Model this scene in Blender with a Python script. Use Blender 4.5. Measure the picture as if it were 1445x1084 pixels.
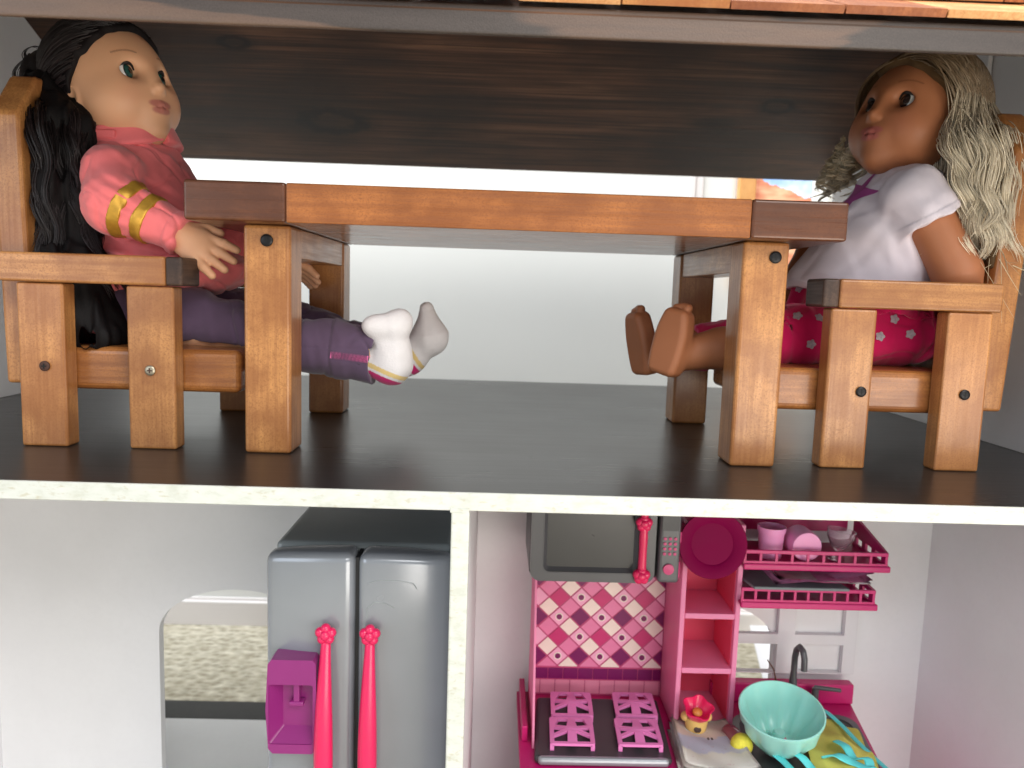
import bpy, bmesh, math, random
import numpy as np
from mathutils import Vector, Matrix
from mathutils.geometry import tessellate_polygon
from mathutils.bvhtree import BVHTree

for o in list(bpy.data.objects): bpy.data.objects.remove(o)
SC = bpy.context.scene
COL = SC.collection
rnd = random.Random(7)

# ------------------------------------------------------------------ camera
cam_d = bpy.data.cameras.new('camera'); cam = bpy.data.objects.new('camera', cam_d); COL.objects.link(cam)
PITCH, YAW, ROLL = .117, .0217, .0324
fw = Vector((math.sin(YAW)*math.cos(PITCH), math.cos(YAW)*math.cos(PITCH), -math.sin(PITCH)))
rt = Vector((math.cos(YAW), -math.sin(YAW), 0)); up = rt.cross(fw)
rt, up = rt*math.cos(ROLL)+up*math.sin(ROLL), up*math.cos(ROLL)-rt*math.sin(ROLL)
M = Matrix((rt, up, -fw)).transposed().to_4x4(); M.translation = (0, -.53, .1403)
cam.matrix_world = M
cam_d.sensor_fit = 'HORIZONTAL'; cam_d.sensor_width = 36; cam_d.lens = 1090/1445*36
cam_d.clip_start = .01; cam_d.clip_end = 50
cam_d.dof.use_dof = True; cam_d.dof.focus_distance = .64; cam_d.dof.aperture_fstop = 8.0
SC.camera = cam

# ------------------------------------------------------------------ light
w = bpy.data.worlds.new('World'); SC.world = w; w.use_nodes = True
bg = w.node_tree.nodes['Background']; bg.inputs[0].default_value = (.92, .96, 1, 1); bg.inputs[1].default_value = .64
def area(name, loc, target, sx, sy, power, color):
    d = bpy.data.lights.new(name, 'AREA'); d.shape = 'RECTANGLE'; d.size = sx; d.size_y = sy; d.energy = power; d.color = color
    o = bpy.data.objects.new(name, d); COL.objects.link(o); o.location = loc
    o.rotation_euler = (Vector(target)-Vector(loc)).to_track_quat('-Z', 'Y').to_euler(); return o
area('window_light', (.85, -1.85, 1.65), (0, .2, 0), 1.6, 1.2, 46, (1, .98, .95))
area('low_fill_light', (.80, -1.30, -.36), (-.20, .3, .28), 1.4, 0.8, 22, (1, .93, .84))  # added low warm fill to lift doll faces and attic; no such source known
area('side_fill_light', (-1.7, -1.7, .5), (.1, .3, -.1), 1.2, 1.2, 12, (.80, .89, 1))  # added bluish fill to tint the right-hand walls; no window known there
area('back_wall_fill_light', (-.55, .86, 1.75), (0, .95, .1), 1.6, .22, 118, (.93, .97, 1))  # added strip lamp to brighten the wall behind the house; no known fixture
SC.view_settings.view_transform = 'Standard'; SC.view_settings.look = 'None'
SC.view_settings.exposure = 0; SC.view_settings.gamma = 1

# ------------------------------------------------------------------ object helpers
WL = {}
def thing(name, label, cat, loc=(0, 0, 0), group=None):
    o = bpy.data.objects.new(name, None); COL.objects.link(o); o.location = loc; o.empty_display_size = .02
    o['label'] = label; o['category'] = cat
    if group: o['group'] = group
    WL[o] = Vector(loc); return o
def tag(o, label, cat, group=None):
    o['label'] = label; o['category'] = cat
    if group: o['group'] = group
    return o
def place(name, me, parent=None, at=None):
    o = bpy.data.objects.new(name, me); COL.objects.link(o)
    base = WL[parent] if parent is not None else Vector((0, 0, 0))
    at = Vector(at) if at is not None else base
    if parent is not None: o.parent = parent
    o.location = at-base; WL[o] = at.copy(); return o
def to_mesh(name, v, f, mats, at=(0, 0, 0), smooth=False, mi=None, col=None):
    me = bpy.data.meshes.new(name)
    a = np.asarray(v, float)-np.array(at, float)[None, :]
    me.from_pydata([tuple(x) for x in a], [], [tuple(x) for x in f])
    for m in (mats if isinstance(mats, (list, tuple)) else [mats]): me.materials.append(m)
    if mi is not None: me.polygons.foreach_set('material_index', np.asarray(mi, np.int32))
    if smooth: me.polygons.foreach_set('use_smooth', np.ones(len(me.polygons), bool))
    if smooth not in (False, True): me.set_sharp_from_angle(angle=smooth)
    if col is not None:
        at_ = me.color_attributes.new('Col', 'FLOAT_COLOR', 'POINT')
        c = np.ones((len(a), 4), np.float32); c[:, :3] = col; at_.data.foreach_set('color', c.ravel())
    me.update(); return me
def mk(name, vf, mat, parent=None, at=None, smooth=False, mi=None, col=None):
    """vf in world coordinates"""
    base = at if at is not None else (WL[parent] if parent is not None else (0, 0, 0))
    return place(name, to_mesh(name, vf[0], vf[1], mat, base, smooth, mi, col), parent, base)
def bm_out(bm):
    bm.verts.index_update()
    v = [tuple(x.co) for x in bm.verts]; f = [[y.index for y in x.verts] for x in bm.faces]; bm.free(); return v, f
def box(x0, x1, y0, y1, z0, z1, bev=0, seg=2, fn=None, cuts=0):
    bm = bmesh.new(); bmesh.ops.create_cube(bm, size=1)
    for q in bm.verts: q.co = Vector(((x0+x1)/2+q.co.x*(x1-x0), (y0+y1)/2+q.co.y*(y1-y0), (z0+z1)/2+q.co.z*(z1-z0)))
    if bev: bmesh.ops.bevel(bm, geom=list(bm.edges), offset=bev, segments=seg, profile=.5, affect='EDGES')
    if cuts:
        bmesh.ops.subdivide_edges(bm, edges=[e for e in bm.edges if e.calc_length() > 3*bev], cuts=cuts, use_grid_fill=True)
    if fn:
        for q in bm.verts: q.co = Vector(fn(*q.co))
    return bm_out(bm)
def join(*parts):
    v = []; f = []
    for a, b in parts:
        n = len(v); v += [tuple(x) for x in a]; f += [[i+n for i in x] for x in b]
    return v, f
def moved(vf, M):
    return [tuple(M @ Vector(x)) for x in vf[0]], vf[1]
def lathe(prof, n=32, c=(0, 0, 0), fn=None, close=False):
    v = []; f = []
    for r, z in prof:
        for i in range(n):
            a = 2*math.pi*i/n; rr = r*(fn(a, z) if fn else 1)
            v.append((c[0]+rr*math.cos(a), c[1]+rr*math.sin(a), c[2]+z))
    m = len(prof)
    for j in range(m-1):
        for i in range(n): f.append((j*n+i, j*n+(i+1) % n, (j+1)*n+(i+1) % n, (j+1)*n+i))
    if close: f.append(tuple(range(n))[::-1]); f.append(tuple(range((m-1)*n, m*n)))
    return v, f
def tube(path, rad, n=8, flat=1.0, axis=None):
    P = [Vector(p) for p in path]; K = len(P); R_ = rad if isinstance(rad, (list, tuple, np.ndarray)) else [rad]*K
    v = []; f = []; ref = Vector(axis) if axis else None
    prev = None
    for i in range(K):
        t = (P[min(i+1, K-1)]-P[max(i-1, 0)]).normalized()
        if ref: a = ref-t*ref.dot(t)
        elif prev is None: a = t.orthogonal()
        else: a = prev-t*prev.dot(t)
        a.normalize(); prev = a; b = t.cross(a)
        for j in range(n):
            q = 2*math.pi*j/n; v.append(tuple(P[i]+a*(R_[i]*math.cos(q))+b*(R_[i]*flat*math.sin(q))))
    for i in range(K-1):
        for j in range(n): f.append((i*n+j, i*n+(j+1) % n, (i+1)*n+(j+1) % n, (i+1)*n+j))
    f.append(tuple(range(n))[::-1]); f.append(tuple(range((K-1)*n, K*n)))
    return v, f
def plate(outer, holes, fn, t0, t1):
    """2-D outline with holes, given thickness between t0 and t1; fn(u, v, t) -> world"""
    loops = [outer]+list(holes); pts = [p for l in loops for p in l]; n = len(pts)
    tri = tessellate_polygon([[Vector((p[0], p[1], 0)) for p in l] for l in loops])
    v = [fn(p[0], p[1], t0) for p in pts]+[fn(p[0], p[1], t1) for p in pts]
    f = []
    for t in tri: f.append(tuple(t)); f.append(tuple(i+n for i in reversed(t)))
    k = 0
    for l in loops:
        m = len(l)
        for i in range(m): a = k+i; b = k+(i+1) % m; f.append((a, b, b+n, a+n))
        k += m
    bm = bmesh.new(); bv = [bm.verts.new(x) for x in v]
    for q in f:
        try: bm.faces.new([bv[i] for i in q])
        except ValueError: pass
    bmesh.ops.recalc_face_normals(bm, faces=list(bm.faces)); return bm_out(bm)
def rrect(x0, x1, z0, z1, r, n=5):
    o = []
    for cx, cz, a0 in ((x1-r, z1-r, 0), (x0+r, z1-r, 90), (x0+r, z0+r, 180), (x1-r, z0+r, 270)):
        for i in range(n+1):
            a = math.radians(a0+90*i/n); o.append((cx+r*math.cos(a), cz+r*math.sin(a)))
    return o

# ------------------------------------------------------------------ materials
def srgb(r, g, b):
    f = lambda c: c/12.92 if c <= .04045 else ((c+.055)/1.055)**2.4
    return (f(r/255), f(g/255), f(b/255))
class NT:
    def __init__(s, name):
        s.m = bpy.data.materials.new(name); s.m.use_nodes = True; s.t = s.m.node_tree; s.b = s.t.nodes['Principled BSDF']
    def n(s, typ, **k):
        x = s.t.nodes.new(typ)
        for a, b in k.items():
            if a.startswith('i_'): x.inputs[a[2:].replace('_', ' ')].default_value = b
            else: setattr(x, a, b)
        return x
    def l(s, a, b): s.t.links.new(a, b)
    def coords(s, scale=(1, 1, 1), rot=(0, 0, 0)):
        tc = s.n('ShaderNodeTexCoord'); mp = s.n('ShaderNodeMapping'); mp.inputs['Scale'].default_value = scale; mp.inputs['Rotation'].default_value = rot
        s.l(tc.outputs['Object'], mp.inputs['Vector']); return mp.outputs['Vector']
    def noise(s, vec, scale=5, detail=4, rough=.55, dist=0):
        x = s.n('ShaderNodeTexNoise'); x.inputs['Scale'].default_value = scale; x.inputs['Detail'].default_value = detail
        x.inputs['Roughness'].default_value = rough; x.inputs['Distortion'].default_value = dist; s.l(vec, x.inputs['Vector']); return x.outputs['Fac']
    def ramp(s, fac, stops):
        r = s.n('ShaderNodeValToRGB'); e = r.color_ramp.elements
        while len(e) < len(stops): e.new(.5)
        for i, (p, c) in enumerate(stops): e[i].position = p; e[i].color = (*c, 1) if len(c) == 3 else c
        s.l(fac, r.inputs['Fac']); return r.outputs['Color']
    def mix(s, fac, a, b, mode='MIX'):
        x = s.n('ShaderNodeMix', data_type='RGBA', blend_type=mode)
        for sock, val in ((x.inputs[0], fac), (x.inputs[6], a), (x.inputs[7], b)):
            if hasattr(val, 'is_output'): s.l(val, sock)
            elif isinstance(val, (int, float)): sock.default_value = val
            else: sock.default_value = (*val, 1) if len(val) == 3 else val
        return x.outputs[2]
    def bump(s, h, strength=.2, dist=.001):
        x = s.n('ShaderNodeBump'); x.inputs['Strength'].default_value = strength; x.inputs['Distance'].default_value = dist
        s.l(h, x.inputs['Height']); s.l(x.outputs['Normal'], s.b.inputs['Normal'])
    def set(s, **k):
        for a, b in k.items(): s.b.inputs[a.replace('_', ' ')].default_value = b
def scl(c, k): return tuple(min(1, x*k) for x in c)
def plain(name, c, rough=.5, var=.06, nscale=40, bump=.05, bscale=400, coat=0, spec=.5, metal=0, trans=0, sss=0):
    s = NT(name); v = s.coords()
    fac = s.noise(v, nscale, 3)
    s.l(s.ramp(fac, [(.3, scl(c, 1-var)), (.7, scl(c, 1+var))]), s.b.inputs['Base Color'])
    r2 = s.noise(v, nscale*2.3, 3)
    mr = s.n('ShaderNodeMapRange'); s.l(r2, mr.inputs[0]); mr.inputs[3].default_value = max(.02, rough-.07); mr.inputs[4].default_value = min(1, rough+.07)
    s.l(mr.outputs[0], s.b.inputs['Roughness'])
    if bump: s.bump(s.noise(v, bscale, 3), bump, .0006)
    s.set(Coat_Weight=coat, Coat_Roughness=.15, Metallic=metal, Specular_IOR_Level=spec, Transmission_Weight=trans)
    if sss: s.set(Subsurface_Weight=sss, Subsurface_Radius=(.006, .003, .002), Subsurface_Scale=1)
    return s.m
def wood(name, light, dark, grain='X', rough=.35, coat=.35, fine=1.0, blotch=.35, bump=.15):
    s = NT(name); ax = 'XYZ'.index(grain)
    oi = s.n('ShaderNodeObjectInfo'); tc = s.n('ShaderNodeTexCoord'); ad = s.n('ShaderNodeVectorMath', operation='MULTIPLY_ADD')
    cx = s.n('ShaderNodeCombineXYZ'); [s.l(oi.outputs['Random'], cx.inputs[i]) for i in range(3)]
    s.l(cx.outputs[0], ad.inputs[0]); ad.inputs[1].default_value = (.7, 1.3, .9); s.l(tc.outputs['Object'], ad.inputs[2])
    def mp(along, across):
        m = s.n('ShaderNodeMapping'); sc = [across]*3; sc[ax] = along; m.inputs['Scale'].default_value = sc; s.l(ad.outputs[0], m.inputs['Vector']); return m.outputs[0]
    a = s.noise(mp(4, 55), 1, 5, .6, 1.2); b = s.noise(mp(14, 420), 1, 3, .6); c = s.noise(mp(12, 40), 1, 4, .6)
    wv = s.n('ShaderNodeTexWave', wave_type='RINGS', rings_direction='XYZ'[(ax+1) % 3]); wv.inputs['Scale'].default_value = 1; wv.inputs['Distortion'].default_value = 3.2
    wv.inputs['Detail'].default_value = 3; wv.inputs['Detail Scale'].default_value = .8; s.l(mp(1.6, 26), wv.inputs['Vector'])
    mid = tuple((x+y)/2 for x, y in zip(light, dark))
    col = s.ramp(a, [(.28, mid), (.5, light), (.72, scl(mid, 1.05))])
    col = s.mix(s.ramp(wv.outputs['Fac'], [(.0, (.55,)*3), (.35, (0,)*3), (1, (0,)*3)]), col, dark)
    col = s.mix(s.ramp(b, [(.35, (.6*fine,)*3), (.60, (0,)*3)]), col, dark)
    col = s.mix(blotch, col, s.ramp(c, [(.3, scl(dark, .9)), (.7, scl(light, 1.12))]))
    spk = s.noise(ad.outputs[0], 620, 3, .7); col = s.mix(s.ramp(spk, [(.36, (.5,)*3), (.52, (0,)*3)]), col, scl(dark, .85))
    lo_ = s.noise(ad.outputs[0], 28, 3, .5); col = s.mix(s.ramp(lo_, [(.40, (.65,)*3), (.60, (0,)*3)]), col, dark)
    mu = s.n('ShaderNodeMapRange'); s.l(oi.outputs['Random'], mu.inputs[0]); mu.inputs[3].default_value = .80; mu.inputs[4].default_value = 1.06; cm = s.n('ShaderNodeCombineColor'); [s.l(mu.outputs[0], cm.inputs[i]) for i in range(3)]
    col = s.mix(1.0, col, cm.outputs[0], 'MULTIPLY')
    s.l(col, s.b.inputs['Base Color'])
    s.l(s.ramp(b, [(.3, (rough+.12,)*3), (.7, (rough-.05,)*3)]), s.b.inputs['Roughness'])
    s.bump(b, bump, .0005); s.set(Coat_Weight=coat*.7, Coat_Roughness=.16, Specular_IOR_Level=.38)
    return s.m
def translucent(name, c, rough=.35, mixf=.5):
    m = plain(name, c, rough, .03, 20, .02, 300); t = m.node_tree; b = t.nodes['Principled BSDF']; o = [n for n in t.nodes if n.type == 'OUTPUT_MATERIAL'][0]
    tr = t.nodes.new('ShaderNodeBsdfTranslucent'); tr.inputs['Color'].default_value = (*c, 1); mx = t.nodes.new('ShaderNodeMixShader'); mx.inputs[0].default_value = mixf
    t.links.new(b.outputs[0], mx.inputs[1]); t.links.new(tr.outputs[0], mx.inputs[2]); t.links.new(mx.outputs[0], o.inputs[0]); return m
def vcol(name, rough=.5, bump=.1, bscale=900, coat=0, sss=0, sheen=0, spec=.5, var=.05, nscale=60):
    s = NT(name); v = s.coords(); a = s.n('ShaderNodeVertexColor', layer_name='Col')
    s.l(s.mix(1.0, a.outputs['Color'], s.ramp(s.noise(v, nscale, 3), [(.3, (1-var,)*3), (.7, (1,)*3)]), 'MULTIPLY'), s.b.inputs['Base Color'])
    if bump: s.bump(s.noise(v, bscale, 2), bump, .0006)
    s.set(Roughness=rough, Coat_Weight=coat, Coat_Roughness=.1, Specular_IOR_Level=spec, Sheen_Weight=sheen)
    if sss: s.set(Subsurface_Weight=sss, Subsurface_Radius=(.006, .003, .002), Subsurface_Scale=1)
    return s.m
# ------------------------------------------------------------------ setting: room behind
HX0, HX1 = -.575, .520           # inner faces of the side walls
def carpet_mat():
    s = NT('carpet_loop'); v = s.coords()
    wv = s.n('ShaderNodeTexWave', wave_type='BANDS', bands_direction='Y'); wv.inputs['Scale'].default_value = 15; wv.inputs['Distortion'].default_value = 5
    wv.inputs['Detail'].default_value = 3; wv.inputs['Detail Scale'].default_value = 3; s.l(v, wv.inputs['Vector'])
    vo = s.n('ShaderNodeTexVoronoi'); vo.inputs['Scale'].default_value = 105; s.l(s.coords((.62, 1, 1)), vo.inputs['Vector'])
    h = s.mix(.82, wv.outputs['Color'], vo.outputs['Distance'])
    nz = s.noise(v, 35, 4)
    c = s.mix(h, srgb(134, 125, 106), srgb(226, 219, 200)); c = s.mix(s.ramp(nz, [(.4, (0,)*3), (.6, (.35,)*3)]), c, srgb(164, 154, 132))
    s.l(c, s.b.inputs['Base Color']); s.set(Roughness=.95, Specular_IOR_Level=.1); s.bump(h, .9, .004); return s.m
M_CARPET = carpet_mat()
M_ROOMW = plain('room_wall_paint', srgb(226, 226, 222), .75, .015, 3, .15, 900)
M_BASEB = plain('baseboard_paint', srgb(228, 222, 220), .4, .02, 8, .05)
o = mk('carpet', ([(-4, -3, -.551), (4, -3, -.551), (4, 1.0, -.551), (-4, 1.0, -.551)], [(0, 1, 2, 3)]), M_CARPET); o['kind'] = 'structure'
o = mk('room_wall', box(-4, 4, 1.0, 1.1, -.551, 2.4), M_ROOMW); o['kind'] = 'structure'; RW = o
bb = []
prof = [(0, -.551), (-.012, -.551), (-.012, -.503), (-.0105, -.5015), (-.0045, -.5010), (-.0045, -.4965), (0, -.4955)]
v = [(x, .9995+a, z) for x in (-4, 4) for a, z in prof]; n = len(prof)
mk('door_casing', join(box(.366, .377, .9930, .9996, -.4950, 2.3, .002), box(.3775, .392, .9960, .9997, -.4950, 2.3, .001)), M_BASEB, RW)
mk('baseboard', (v, [(i, i+1, n+i+1, n+i) for i in range(n-1)]), M_BASEB, RW)

# ------------------------------------------------------------------ the dollhouse shell
def paint(name, c, var=.03, rough=.5):
    s = NT(name); v = s.coords(); a = s.noise(v, 9, 3); b = s.noise(v, 160, 4)
    s.l(s.mix(s.ramp(b, [(.45, (0,)*3), (.75, (.25,)*3)]), s.ramp(a, [(.3, scl(c, 1-var)), (.7, scl(c, 1+var))]), scl(c, .93)), s.b.inputs['Base Color'])
    s.set(Roughness=rough, Specular_IOR_Level=.4); s.bump(b, .12, .0006); return s.m
M_WALL = paint('white_wall_paint', srgb(232, 232, 234))
def edge_paint():
    s = NT('chipped_edge_paint'); v = s.coords((1, 1, 2.2)); a = s.noise(v, 60, 5, .65); b = s.noise(v, 9, 3); c = s.noise(v, 150, 4)
    col = s.ramp(a, [(.36, srgb(196, 199, 189)), (.5, srgb(207, 210, 203)), (.75, srgb(214, 216, 212))])
    col = s.mix(s.ramp(b, [(.56, (0,)*3), (.74, (.4,)*3)]), col, srgb(208, 204, 182))
    col = s.mix(s.ramp(c, [(.60, (0,)*3), (.70, (.5,)*3)]), col, srgb(178, 170, 140))
    s.l(col, s.b.inputs['Base Color']); s.set(Roughness=.5); s.bump(a, .3, .0012); return s.m
M_EDGE = edge_paint()
def floor_mat():
    s = NT('dark_floor_stain'); v = s.coords((1, 14, 1)); v2 = s.coords((2, 130, 2), (0, 0, math.radians(-62)))
    a = s.noise(v, 30, 5); b = s.noise(v2, 3, 4); c = s.noise(s.coords(), 7, 3)
    s.l(s.mix(s.ramp(c, [(.3, (0,)*3), (.7, (1,)*3)]), srgb(38, 36, 36), srgb(45, 42, 41)), s.b.inputs['Base Color'])
    m = s.mix(.5, s.ramp(b, [(.35, (.27,)*3), (.7, (.34,)*3)]), s.ramp(c, [(.3, (.25,)*3), (.7, (.34,)*3)]))
    s.l(m, s.b.inputs['Roughness']); s.bump(b, .025, .0006); s.set(Specular_IOR_Level=.5); return s.m
M_FLOOR = floor_mat()
KNOTS = ((-.215, .264, .905, .024), (-.308, .124, .967, .010), (.40, .20, .933, .012))
def darkwood():
    s = NT('dark_stained_plank'); v = s.coords((1.1, 16, 16)); a = s.noise(v, 2.2, 6, .62, .9); b = s.noise(s.coords((3, 230, 230)), 1.4, 5, .65)
    k = s.n('ShaderNodeTexVoronoi', feature='SMOOTH_F1'); k.inputs['Scale'].default_value = 4.1; k.inputs['Smoothness'].default_value = .3
    s.l(s.coords((.75, 1.7, 1.7)), k.inputs['Vector'])
    c = s.ramp(a, [(.3, srgb(68, 44, 31)), (.5, srgb(108, 74, 54)), (.7, srgb(150, 110, 84))])
    c = s.mix(s.ramp(b, [(.36, (.75,)*3), (.60, (0,)*3)]), c, srgb(38, 29, 24))
    c = s.mix(s.ramp(k.outputs['Distance'], [(.0, (.9,)*3), (.07, (.55,)*3), (.13, (0,)*3)]), c, srgb(26, 22, 21))
    bl = s.noise(s.coords((1, 2, 2)), 5, 3, .5); c = s.mix(s.ramp(bl, [(.38, (.7,)*3), (.62, (0,)*3)]), c, srgb(46, 34, 29))
    tc = s.n('ShaderNodeTexCoord')
    for kx, ky, kz, kr in KNOTS:
        sb_ = s.n('ShaderNodeVectorMath', operation='SUBTRACT'); s.l(tc.outputs['Object'], sb_.inputs[0]); sb_.inputs[1].default_value = (kx, ky, kz)
        ml = s.n('ShaderNodeVectorMath', operation='MULTIPLY'); s.l(sb_.outputs[0], ml.inputs[0]); ml.inputs[1].default_value = (.62, 1, 1)
        ln = s.n('ShaderNodeVectorMath', operation='LENGTH'); s.l(ml.outputs[0], ln.inputs[0])
        ad = s.n('ShaderNodeMath', operation='MULTIPLY_ADD'); s.l(s.noise(s.coords(), 60, 3), ad.inputs[0]); ad.inputs[1].default_value = kr*.8; s.l(ln.outputs['Value'], ad.inputs[2])
        mr = s.n('ShaderNodeMapRange'); s.l(ad.outputs[0], mr.inputs[0]); mr.inputs[1].default_value = 0; mr.inputs[2].default_value = kr*2.4
        c = s.mix(s.ramp(mr.outputs[0], [(0, (.35,)*3), (.42, (.30,)*3), (.52, (.85,)*3), (.66, (.75,)*3), (.76, (.25,)*3), (1, (0,)*3)]), c, srgb(24, 19, 18))
    s.l(c, s.b.inputs['Base Color']); s.l(s.ramp(a, [(.3, (.36,)*3), (.7, (.52,)*3)]), s.b.inputs['Roughness']); s.bump(b, .25, .0008); s.set(Specular_IOR_Level=.3); return s.m
M_DARK = darkwood()
def fascia_mat():
    s = NT('worn_brown_fascia'); v = s.coords((1.0, 9, 9)); a = s.noise(v, 3.0, 4, .45, .5); b = s.noise(s.coords(), 900, 3); c = s.noise(s.coords((4, 60, 60)), 3, 4)
    col = s.ramp(a, [(.40, srgb(50, 41, 37)), (.56, srgb(56, 47, 42)), (.575, srgb(100, 76, 61)), (.70, srgb(104, 80, 64))])
    col = s.mix(s.ramp(c, [(.4, (.4,)*3), (.65, (0,)*3)]), col, srgb(72, 62, 57))
    col = s.mix(.10, col, s.ramp(b, [(.35, srgb(40, 34, 31)), (.65, srgb(120, 108, 100))]))
    s.l(col, s.b.inputs['Base Color']); s.set(Roughness=.5, Coat_Weight=.2, Coat_Roughness=.3); s.bump(b, .3, .0008); return s.m
M_FASC = fascia_mat()
DH = thing('dollhouse', 'white two-storey wooden dollhouse with dark attic floor and shingled roof', 'dollhouse', (-.0275, .35, -.53))
T = .012
fl = mk('attic_floor', box(HX0-T, HX1+T, .0018, .70, -.0125, 0), M_FLOOR, DH)
mk('front_edge', box(HX0-T, HX1+T, 0, .0017, -.0129, .0003, .0004, 1), M_EDGE, fl)
YR, ZR, ZE, ZF = .35, .492, .337, .314      # ridge and eave (underside)
for nm, xa, xb in (('side_wall', HX0-T, HX0), ('side_wall', HX1, HX1+T)):
    mk(nm, plate([(0, .0005), (.70, .0005), (.70, ZE-.001), (YR, ZR-.001), (0, ZF-.001)], [], lambda u, v, t: (t, u, v), xa, xb), M_WALL, DH)
    mk('side_wall', box(xa, xb, .0, .70, -.53, -.0131), M_WALL, DH)
mk('corner_post', box(HX1-.006, HX1-.0005, .318, .330, .0005, .47, .001), M_WALL, DH)
post = mk('divider_wall', box(-.0280, -.0155, .0015, .3445, -.53, -.0131), M_WALL, DH)
mk('front_edge', box(-.0282, -.0153, -.0003, .0014, -.53, -.0131, .0012, 2), M_EDGE, post)
mk('chipped_corner', box(-.0292, -.0158, -.0007, .0008, -.0145, -.0112, .0006, 2), M_EDGE, post)
def arch(cx, hw, zs, zt):
    o = [(cx+hw, -.5305), (cx+hw, zs)]
    n = 18
    for i in range(1, n): a = math.pi*i/n; o.append((cx+hw*math.copysign(abs(math.cos(a))**1.0, math.cos(a)), zs+(zt-zs)*math.sin(a)**1.0))
    return o+[(cx-hw, zs), (cx-hw, -.5305)]
A1 = arch(-.296, .0905, -.268, -.2145); A2 = arch(.252, .0905, -.268, -.2145)
outl = [(HX0, -.5305)]+A1[::-1]+A2[::-1]+[(HX1, -.5305), (HX1, -.0131), (HX0, -.0131)]
pw = mk('back_partition', plate(outl, [], lambda u, v, t: (u, t, v), .345, .357), M_WALL, DH)
lf = mk('lower_floor', box(HX0-T, HX1+T, 0, .608, -.545, -.5308), M_WALL, DH)
mk('floor_edge_strip', box(HX0-T, HX1+T, .6085, .660, -.545, -.5302, .001), plain('black_strip_paint', srgb(44, 43, 44), .5), DH)
# roof: front and back slope boards, fascia
def slope(y0, z0, y1, z1, th):
    L = math.hypot(y1-y0, z1-z0); ny, nz = -(z1-z0)/L, (y1-y0)/L
    if nz < 0: ny, nz = -ny, -nz
    return [(y0, z0), (y1, z1), (y1+ny*th, z1+nz*th), (y0+ny*th, z0+nz*th)]
XA, XB = HX0-.03, HX1+.03
for nm, y0, z0 in (('roof_board', -.012, ZF-.006), ('roof_board', .712, ZE-.005)):
    p = slope(y0, z0, YR, ZR, .011)
    v = [(x, y, z) for x in (XA, XB) for y, z in p]
    mk(nm, (v, [(0, 1, 5, 4), (1, 2, 6, 5), (2, 3, 7, 6), (3, 0, 4, 7), (0, 3, 2, 1), (4, 5, 6, 7)]), M_DARK, DH)
fv, ff = box(XA, XB, -.0165, -.0125, .3030, .3215, .0016, 3, cuts=0)
mk('fascia_board', (fv, ff), M_FASC, DH)
M_SH = [wood('cedar_shingle_%s' % 'abc'[i], srgb(*c), srgb(*d), 'Z', .55, .0, 1.2, .5, .4) for i, (c, d) in enumerate((((226, 164, 96), (170, 100, 52)), ((238, 190, 128), (186, 122, 70)), ((196, 122, 70), (126, 66, 38))))]
sl = math.atan2(ZR-ZF, YR)
for row in range(4):
    x = XA-.01+row*.021; k = 0
    while x < XB:
        wd = rnd.uniform(.045, .085); x1 = min(x+wd, XB+.012)
        L = .085; th0 = rnd.uniform(.0045, .006); th1 = .0015
        y0 = -.0225+row*.062+rnd.uniform(-.0012, .0012); z0 = .3222+row*.062*math.tan(sl)+(.0025 if row else 0)
        dy, dz = math.cos(sl-.035), math.sin(sl-.035); ny, nz = -math.sin(sl), math.cos(sl)
        a = (y0, z0); b = (y0+L*dy, z0+L*dz+.002)
        pr_ = [a, b, (b[0]+ny*th1, b[1]+nz*th1), (a[0]+ny*th0, a[1]+nz*th0)]
        v = [(xx, yy, zz) for xx in (x+.0006, x1-.0006) for yy, zz in pr_]
        mk('shingle', (v, [(0, 1, 5, 4), (1, 2, 6, 5), (2, 3, 7, 6), (3, 0, 4, 7), (0, 3, 2, 1), (4, 5, 6, 7)]), M_SH[rnd.choice((0, 0, 1, 1, 2))], DH, at=(x, y0, z0))
        x = x1; k += 1

# ------------------------------------------------------------------ framed picture on the room wall, seen under the back eave
PC = thing('framed_picture', 'wood-framed picture of orange hills under blue sky on the back room wall', 'picture', (.56, .99, .36))
def picmat():
    s = NT('landscape_print'); tc = s.n('ShaderNodeTexCoord'); sp = s.n('ShaderNodeSeparateXYZ'); s.l(tc.outputs['Object'], sp.inputs[0])
    nz = s.noise(s.coords((9, 1, 1)), 2.2, 3); mt = s.n('ShaderNodeMath', operation='MULTIPLY_ADD'); s.l(nz, mt.inputs[0]); mt.inputs[1].default_value = -.06; s.l(sp.outputs['Z'], mt.inputs[2])
    m2 = s.n('ShaderNodeMath', operation='MULTIPLY_ADD'); s.l(sp.outputs['X'], m2.inputs[0]); m2.inputs[1].default_value = .33; s.l(mt.outputs[0], m2.inputs[2])
    gt = s.n('ShaderNodeMath', operation='GREATER_THAN'); s.l(m2.outputs[0], gt.inputs[0]); gt.inputs[1].default_value = -.037
    sky = s.ramp(s.noise(s.coords(), 14, 3), [(.4, srgb(150, 190, 246)), (.6, srgb(238, 244, 252))])
    hill = s.ramp(s.noise(s.coords((1, 1, 4)), 18, 3), [(.35, srgb(216, 120, 84)), (.65, srgb(250, 190, 150))])
    s.l(s.mix(gt.outputs[0], hill, sky), s.b.inputs['Base Color']); s.set(Roughness=.3); return s.m
mk('print', box(.49, .60, .986, .990, .20, .52), picmat(), PC)
M_PF = wood('pine_frame', srgb(236, 190, 122), srgb(200, 140, 78), 'Z', .45, .2)
for xa, xb, za, zb in ((.458, .4895, .16, .56), (.6005, .632, .16, .56), (.4900, .6000, .521, .56), (.4900, .6000, .16, .199)):
    mk('frame_bar', box(xa, xb, .978, .998, za, zb, .002), M_PF if xa < .6 else M_ROOMW, PC)
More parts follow.
